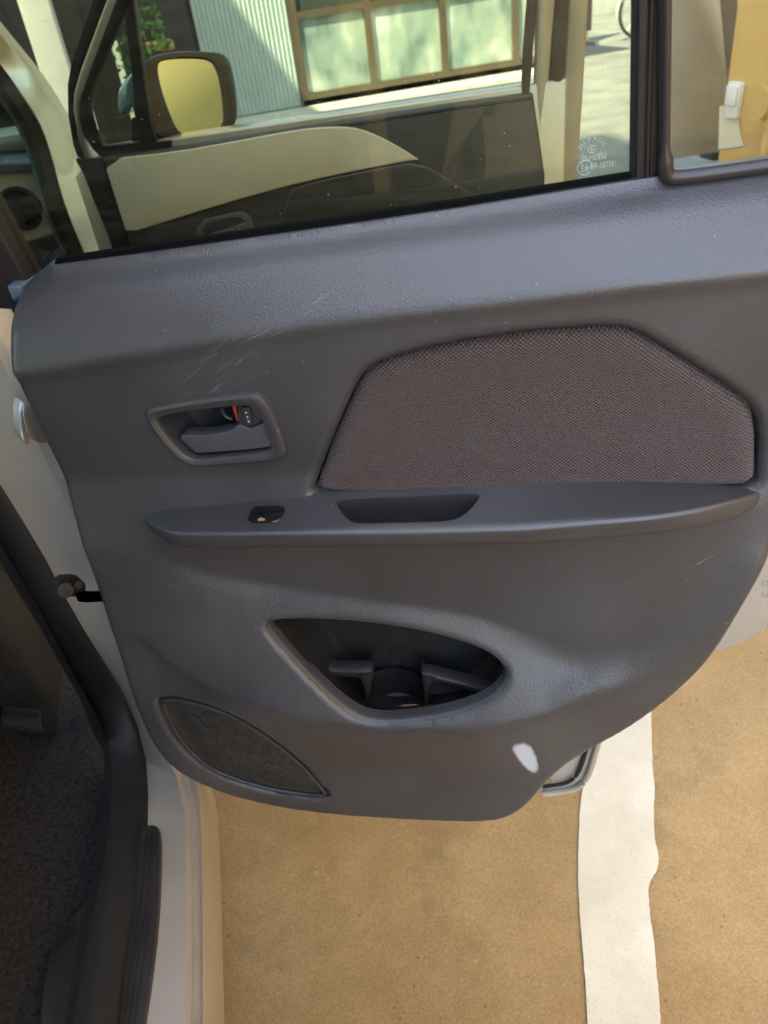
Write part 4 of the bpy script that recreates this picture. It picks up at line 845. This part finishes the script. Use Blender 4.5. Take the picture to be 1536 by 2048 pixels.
# rear edge of the front door frame
fstrip('front_rear_frame', [(1060, -120), (1054, 0), (1046, 100), (1043, 180), (1040, 260), (1052, 390)], [(1082, -120), (1074, 0), (1066, 100), (1060, 180), (1056, 260), (1056, 390)], .020, .02, M_WOOD)
fstrip('front_rear_frame_painted', [(1074, -120), (1074, 0), (1070, 100), (1066, 200), (1058, 300), (1045, 400)], [(1112, -120), (1110, 0), (1102, 100), (1094, 200), (1082, 300), (1072, 400)], .014, .012, M_SILVER, .004)
fstrip('front_rear_frame_seal', [(1112, -120), (1110, 0), (1102, 100), (1095, 200), (1084, 300), (1072, 400)], [(1142, -120), (1138, 0), (1132, 100), (1124, 200), (1114, 300), (1110, 400)], .008, .012, M_WOOD)
fstrip('front_rear_edge', [(1140, -120), (1136, 0), (1131, 100), (1123, 200), (1114, 300), (1108, 400)], [(1182, -120), (1177, 0), (1171, 100), (1165, 200), (1158, 300), (1150, 400)], .002, .03, M_SILVER, .005)
prism('front_top_rail', [FD.p(u, v, .022, True) for u, v in [(.545, FTOP-.03), (.99, FTOP-.03), (.985, FTOP+.03), (.60, FTOP+.03)]], -.04*FD.n, M_BLACK, front_door, bevel=.004)
# wing mirror
mc = FD.px(385, 195, -.10); mn = np.array([.59, -.75, .315]); mn /= np.linalg.norm(mn)
mp = lambda l, d=0.: [hit(x, y, mc+d*mn, mn) for x, y in l]
mir = chaikin(mp([(312, 128), (330, 119), (380, 117), (412, 119), (428, 128), (440, 165), (446, 215), (447, 245), (436, 258), (400, 269), (372, 272), (355, 262), (342, 235), (322, 180)]), 2)
hous = chaikin(mp([(285, 125), (305, 112), (340, 104), (400, 103), (440, 106), (458, 118), (468, 160), (474, 215), (472, 245), (458, 258), (420, 270), (380, 280), (345, 280), (310, 272), (296, 220), (286, 165)], -.004), 2)
wm = loft('wing_mirror', [hous, [p-.02*mn for p in hous], [np.array(p)*.93+.07*mc-.06*mn for p in hous], [np.array(p)*.7+.3*mc-.085*mn for p in hous], [np.array(p)*.3+.7*mc-.09*mn for p in hous]], M_BLACK, front_door, closed=True)
loft('mirror_rim', [hous, [p+.003*mn for p in hous]]+[[.5*(np.array(a)+np.array(b)) for a, b in zip(resample(np.vstack([hous, hous[:1]]), len(hous)+1)[:-1], resample(np.vstack([hous, hous[:1]]), len(hous)+1)[:-1])]], M_BLACK, front_door, closed=True) if False else None
hr_ = resample(np.vstack([hous, hous[:1]]), 97)[:-1]; cm = np.mean(mir, 0)
e1 = np.cross(AZ, mn); e1 /= np.linalg.norm(e1); e2 = np.cross(mn, e1)
def ang3(pl, n=96):
    q = resample(np.vstack([pl, pl[:1]]), 800)[:-1]; a = np.arctan2((q-cm)@e2, (q-cm)@e1); o = np.argsort(a); q, a = q[o], a[o]
    t = np.linspace(-math.pi, math.pi, n, endpoint=False); return np.stack([np.interp(t, a, q[:, k], period=2*math.pi) for k in range(3)], 1)
ho, mi = ang3(np.array(hous)), ang3(np.array(mir))
loft('mirror_bezel', [ho-.004*mn, ho+.002*mn, .8*ho+.2*mi+.006*mn, .15*ho+.85*mi+.005*mn, mi+.001*mn, mi-.004*mn], M_BLACK, front_door, closed=True)
mk('mirror_glass', mir, [list(range(len(mir)))], M_MIRROR, front_door, False)
cap = chaikin([hit(x, y, mc-.05*mn, mn) for x, y in [(250, 175), (262, 150), (285, 128), (305, 117), (330, 108), (322, 128), (290, 150), (268, 185), (262, 230), (252, 215)]], 2)
prism('mirror_cap', cap, -.03*mn, M_BLUE, front_door, bevel=.006)
prism('mirror_foot', fpx([(262, 235), (310, 250), (330, 285), (262, 290)], -.03), -.03*FD.n, M_BLACK, front_door, bevel=.004)

# ------------------------------------------------------------------ yellow house on the right
HX = 2.2
yh = empty('ochre_house', (4.4, -1.5, 0), 'ochre stucco house wall with painted conduit beside the car', 'house')
box('wall', (HX, -7.0, 0), (7.0, 1.965, 5.2), M_YELLOW, yh, .01)
prism('roof', [(HX-.35, -7.3, 5.2), (7.3, -7.3, 5.2), (7.3, 2.25, 5.2), (HX-.35, 2.25, 5.2)], (0, 0, .18), M_CONC, yh, bevel=.02)
ob = [onx(x, y, HX-.022) for x, y in [(1454, 168), (1483, 164), (1476, 232), (1448, 238)]]
y0 = min(p[1] for p in ob); y1 = max(p[1] for p in ob); z0 = min(p[2] for p in ob); z1 = max(p[2] for p in ob)
obx = box('outlet_box', (HX-.022, y0+.012, z0+.006), (HX, y1-.006, z1-.004), M_WHITE, yh, .004)
prism('outlet_cover', [(HX-.0225, y0+.016, z0+.05), (HX-.0225, y1-.01, z0+.05), (HX-.0225, y1-.01, z1-.012), (HX-.0225, y0+.016, z1-.012)], (-.008, 0, -.003), M_WHITE, obx, bevel=.002)
jc = onx(1516, 206, HX-.075)
tube('junction_box', [(HX-.075, jc[1], jc[2]), (HX, jc[1]-.0, jc[2])], .05, M_YPIPE, yh, 28)
p0 = onx(1508, 240, HX-.03); p1 = onx(1497, 330, HX-.03)
tube('conduit', [(HX-.03, jc[1]-.01, jc[2]-.03), (HX-.03, jc[1]-.01, p0[2]-.06), (HX-.03, jc[1]-.01, .0)], .016, M_YPIPE, yh, 14)
for zz in (jc[2]-.07, jc[2]-.22, .15):
    tube('conduit_collar', [(HX-.03, jc[1]-.01, zz-.012), (HX-.03, jc[1]-.01, zz+.012)], .021, M_YPIPE, yh, 14)
tube('downpipe', [(HX-.05, -1.8, 0), (HX-.05, -1.8, 5.2)], .04, M_YPIPE, yh, 14)
for yy in (-5.2, -3.2):
    f = boxes('window', [((HX-.02, yy, 1.0), (HX+.02, yy+.06, 2.1)), ((HX-.02, yy+1.14, 1.0), (HX+.02, yy+1.2, 2.1)), ((HX-.02, yy, 1.0), (HX+.02, yy+1.2, 1.06)), ((HX-.02, yy, 2.04), (HX+.02, yy+1.2, 2.1))], M_BRONZE, yh)
    boxes('pane', [((HX-.012, yy+.05, 1.05), (HX-.004, yy+1.15, 2.05))], M_GLOSS, f)
ps = prism('glare_sheet', [onx(x, y, HX-.004) for x, y in [(1440, 212), (1470, 209), (1478, 240), (1480, 262), (1488, 291), (1462, 296), (1437, 298)]], (-.0015, 0, 0), M_GLARE, bevel=0)  # added cream sheet imitating a reflection on the quarter glass
tag(ps, 'flat cream sheet standing in for a reflection on the quarter glass', 'glare')
refl_panel = prism('reflection_panel', [ony(x, y, 2.9) for x, y in [(1322, 322), (1440, 304), (1456, 165), (1436, -60), (1426, -220), (1280, -220)]], (0, .14, 0), M_CONC, bevel=.008)  # added grey slab imitating a car pillar reflected in the quarter glass
tag(refl_panel, 'grey panel standing in for a car pillar reflected in the quarter glass', 'post')
bp_ = prism('timber_post', [ony(x, y, 3.05) for x, y in [(1425, 322), (1475, 318), (1478, -220), (1405, -220)]], (0, .12, 0), M_WOOD, bevel=.006)
tag(bp_, 'dark brown timber post tucked behind the grey panel', 'post')

# ------------------------------------------------------------------ workshop building ahead
SY = 8.0
ws = empty('workshop', (3, SY+2, 0), 'pale mint corrugated steel workshop with bronze framed windows', 'building')
n_ = 21; xs = np.linspace(.80, 1.70, n_*4+1); cv = []; cf = []
for i, x in enumerate(xs):
    yy = SY+(-.018 if (i % 4) in (1, 2) else .012)+(.0 if i % 2 else .0); cv += [(x, yy, .10), (x, yy, 2.5)]
    if i: cf.append([2*i-2, 2*i, 2*i+1, 2*i-1])
mk('corrugated_wall', cv, cf, M_MINT, ws, False)
boxes('wall_above', [((1.712, SY-.0, 2.2), (4.32, SY+.1, 2.5))], M_MINT, ws)
boxes('roof', [((.6, SY-.3, 2.5), (4.45, SY+4, 2.65))], M_CONC, ws)
boxes('back_wall', [((.75, SY+3.9, 0), (4.32, SY+4, 2.5)), ((4.24, SY+.1, 0), (4.32, SY+3.9, 2.5)), ((.75, SY+.02, 0), (.80, SY+3.9, 2.5))], M_WOOD, ws)
boxes('concrete_step', [((.6, SY-.5, .004), (4.32, SY+.02, .09))], M_APRON, ws)
mull = [1.73, 2.46, 3.24, 4.03, 4.28]
zb, zr, zt = .145, .87, 2.2
for i in range(len(mull)-1):
    a, b = mull[i], mull[i+1]; t = .035 if i % 2 else .028
    f = boxes('window', [((a-.02, SY-.04, zb), (a+.045, SY+.04, zt)), ((a+.045, SY-.035, zb), (b-.02, SY+.035, zb+.06)), ((a+.045, SY-.035, zr-.03), (b-.02, SY+.035, zr+.03)), ((a+.045, SY-.03, zt-.05), (b-.02, SY+.03, zt))], M_BRONZE, ws)
    pane = pane_mat() if i == 0 else bpy.data.materials['blotched reflecting pane']
    mk('pane', [(a+.04, SY+.006, zb+.05), (b-.015, SY+.006, zb+.05), (b-.015, SY+.006, zr-.02), (a+.04, SY+.006, zr-.02)], [[0, 1, 2, 3]], pane, f, False)
    mk('pane', [(a+.04, SY+.006, zr+.02), (b-.015, SY+.006, zr+.02), (b-.015, SY+.006, zt-.04), (a+.04, SY+.006, zt-.04)], [[0, 1, 2, 3]], pm('dark pane', (.05, .06, .05), .08) if i == 0 else bpy.data.materials['dark pane'], f, False)
boxes('corner_post', [((1.695, SY-.045, .09), (1.71, SY+.04, 2.5))], M_BRONZE, ws)

# ------------------------------------------------------------------ things between and behind
def at_y(x, y, Y): return ony(x, y, Y)
wp = prism('white_post', [ony(x, y, 4.6) for x, y in [(44, 0), (94, 0), (140, 205), (150, 260), (110, 260), (92, 160)]][:4]+[ony(96, 180, 4.6)], (0, .15, 0), M_WHITE, bevel=.01)
bpy.data.objects.remove(wp)
c0 = ony(100, 100, 4.6); hw = .5*abs(ony(130, 100, 4.6)[0]-ony(68, 100, 4.6)[0])
wp = empty('white_post', (c0[0], 4.6, 0), 'tall white painted square post beyond the windscreen', 'post')
box('shaft', (c0[0]-hw, 4.6-hw, 0), (c0[0]+hw, 4.6+hw, 2.6), M_POST, wp, .01); box('base', (c0[0]-hw-.03, 4.6-hw-.03, 0), (c0[0]+hw+.03, 4.6+hw+.03, .1), M_CONC, wp, .01)
fx0, fx1 = ony(-60, 100, 5.4)[0], ony(250, 60, 5.4)[0]
fn = empty('board_fence', (.5*(fx0+fx1), 5.4, 0), 'dark brown vertical board fence behind the white post', 'fence')
bw = .14; k = int((fx1-fx0)/bw)
bme = None
for i in range(k):
    x = fx0+i*bw
    o = box('board', (x, 5.4+.012*(i % 2), .004), (x+bw+.01, 5.43+.01*(i % 2), 1.9), M_WOOD, fn, .003)
boxes('fence_rail', [((fx0, 5.445, .3), (fx1, 5.5, .38)), ((fx0, 5.445, 1.5), (fx1, 5.5, 1.58)), ((fx0+.3, 5.5, 0), (fx0+.38, 5.58, 1.9)), ((fx1-.4, 5.5, 0), (fx1-.32, 5.58, 1.9))], M_WOOD, fn)
def shrub(x, y, h, r, n, label):
    e = empty('shrub', (x, y, 0), label, 'shrub')
    for j in range(5):
        a = j*1.26; tube('stem', [(x, y, 0), (x+.3*r*math.cos(a), y+.3*r*math.sin(a), h*.5), (x+.6*r*math.cos(a), y+.6*r*math.sin(a), h*.9)], [.012, .009, .004], M_WOOD, e, 6)
    vs, fs = [], []
    rnd = random.Random(int(x*100))
    for i in range(n):
        z = h*(.15+.85*rnd.random()); q = r*math.sqrt(rnd.random())*(.5+.6*math.sin(math.pi*min(1, z/h*.9+.05))); a = rnd.random()*6.283
        c = np.array([x+q*math.cos(a), y+q*math.sin(a), z]); d = np.array([rnd.gauss(0, 1), rnd.gauss(0, 1), rnd.gauss(0, .6)]); d /= np.linalg.norm(d)
        s = np.cross(d, [rnd.gauss(0, 1), rnd.gauss(0, 1), rnd.gauss(0, 1)]); s /= np.linalg.norm(s)+1e-9; l = .07; b = len(vs)
        vs += [c-d*l*.5, c+s*l*.28, c+d*l*.6, c-s*l*.28]; fs.append([b, b+1, b+2, b+3])
    mk('foliage', vs, fs, M_LEAF, e, False)
sx_ = ony(275, 60, 6.6); shrub(sx_[0], 6.6, 1.5, .22, 700, 'leafy green shrub growing beside the dark fence')
cb_ = ony(305, 95, 7.4)
cbx = empty('storage_box', (cb_[0], 7.4, 0), 'brown storage box with orange lid under the workshop eave', 'box')
box('body', (cb_[0]-.16, 7.25, 0), (cb_[0]+.16, 7.6, .78), M_WOOD, cbx, .01); box('lid', (cb_[0]-.18, 7.22, .782), (cb_[0]+.18, 7.63, .85), pm('orange lid', (.55, .33, .10), .6), cbx, .01)
dk0 = ony(330, 60, 7.9)
bd = boxes('dark_opening', [((dk0[0]-.45, 7.9, .004), (.74, 7.95, 2.4)), ((dk0[0]-.2, 7.88, .5), (dk0[0]-.15, 7.9, 1.2))], M_WOOD); tag(bd, 'dark sheet standing in for the shaded garage interior beside the corrugated wall', 'opening')  # dark sheet put in for the shade inside the garage
# street end: block wall, bicycle, stand
bwy = onz(1230, 27)[1]
bl_ = empty('block_wall', (7.5, bwy, 0), 'pale grey concrete block wall across the street', 'wall')
me0 = None
for r in range(5):
    for c in range(14):
        x = 3.6+c*.9+(.45 if r % 2 else 0)
        if me0 is None:
            b0_ = box('block', (0, 0, 0), (.89, .15, .385), pm('pale concrete block', (.42, .42, .38), .9, var=.12, vscale=4), bl_, .006, keep=False); me0 = b0_.data; o = b0_
        else: o = bpy.data.objects.new('block', me0); COL.objects.link(o); o.parent = bl_
        o.matrix_parent_inverse = world_m(bl_).inverted(); o.location = (x, bwy, .004+r*.39)
def bicycle(x, y, label):
    e = empty('bicycle', (x, y, 0), label, 'bicycle'); rw = .31
    for cx_ in (0, 1.05):
        w_ = tube('wheel', [(x+cx_+rw*math.cos(a), y, rw+.006+rw*.95*math.sin(a)) for a in np.linspace(0, 2*math.pi, 32, endpoint=False)], .019, M_TYRE, e, 8, True)
        tube('rim', [(x+cx_+(rw-.03)*math.cos(a), y, rw+(rw-.03)*math.sin(a)) for a in np.linspace(0, 2*math.pi, 32, endpoint=False)], .009, M_STEEL, w_, 6, True)
        for k in range(8):
            a = k*math.pi/4; tube('spoke', [(x+cx_, y, rw), (x+cx_+.28*math.cos(a), y, rw+.28*math.sin(a))], .0022, M_STEEL, w_, 4)
        rails = [[(x+cx_+(rw+.035)*math.cos(a), y+d, rw+(rw+.035)*math.sin(a)) for a in np.linspace(R(60 if cx_ == 0 else 20), R(200 if cx_ == 0 else 150), 20)] for d in (-.03, -.015, 0, .015, .03)]
        loft('mudguard', rails, M_WHITE, e)
    for a, b in (((0, rw), (.42, .30)), ((.42, .30), (.33, .82)), ((.42, .30), (.92, .78)), ((.34, .75), (.90, .82)), ((.88, .95), (1.05, rw)), ((0, rw), (.35, .70))):
        tube('frame_tube', [(x+a[0], y, a[1]), (x+b[0], y, b[1])], .016, M_WHITE, e, 8)
    box('saddle', (x+.2, y-.07, .84), (x+.45, y+.07, .90), M_BLACK, e, .02)
    tube('handlebar', [(x+.78, y-.25, 1.0), (x+.86, y-.1, 1.0), (x+.86, y+.1, 1.0), (x+.78, y+.25, 1.0)], .012, M_STEEL, e, 8)
    box('reflector', (x-.34, y-.03, .50), (x-.32, y+.03, .56), M_RED, e, .003)
bq = onz(1262, 80); bicycle(bq[0]+.12, bq[1], 'white city bicycle with white mudguards parked across the street')
sq = onz(1185, 88)
sg = empty('board_stand', (sq[0]-.3, sq[1], 0), 'dark board on a low steel stand at the street edge', 'stand')
box('board', (sq[0]-1.0, sq[1]-.02, .16), (sq[0]-.03, sq[1]+.03, 1.5), M_WOOD, sg, .008)
boxes('foot', [((sq[0]-.12, sq[1]-.3, .004), (sq[0]-.07, sq[1]+.3, .05)), ((sq[0]-.115, sq[1]-.02, .05), (sq[0]-.075, sq[1]+.02, .2))], M_STEEL, sg)
boxes('foot', [((sq[0]-.95, sq[1]-.3, .004), (sq[0]-.9, sq[1]+.3, .05)), ((sq[0]-.945, sq[1]-.02, .05), (sq[0]-.905, sq[1]+.02, .2))], M_STEEL, sg)

# ------------------------------------------------------------------ left side: a white house and an unseen block sized to shade the car
def house(name, lo, hi, mat, label, wx):
    e = empty(name, (.5*(lo[0]+hi[0]), .5*(lo[1]+hi[1]), 0), label, 'house')
    box('wall', (lo[0], lo[1], 0), (hi[0], hi[1], hi[2]-.15), mat, e, .01)
    box('roof', (lo[0]-.1, lo[1]-.1, hi[2]-.15), (hi[0]+.0, hi[1]+.0, hi[2]), M_CONC, e, .01)
    z = 1.0
    while z < hi[2]-1.5:
        y = lo[1]+.8
        while y < hi[1]-1.5:
            X = hi[0]
            f = boxes('window', [((X-.02, y, z), (X+.03, y+.05, z+1.1)), ((X-.02, y+1.15, z), (X+.03, y+1.2, z+1.1)), ((X-.02, y+.05, z), (X+.03, y+1.15, z+.05)), ((X-.02, y+.05, z+1.05), (X+.03, y+1.15, z+1.1))], M_BRONZE, e)
            boxes('pane', [((X-.01, y+.05, z+.05), (X+.012, y+1.15, z+1.05))], M_GLOSS, f); y += 2.4
        z += 2.8
    return e
house('shade_block', (-11, -10.2, 0), (-6.3, -3.3, 16), M_WHITE, 'tall unseen white block sized to shade the car from left behind', 1)  # unseen block added to keep the sun off the car
house('white_house', (-7, 3.4, 0), (-2.0, 6.6, 6.4), M_WHITE, 'white two storey house standing left ahead of the car', 1)
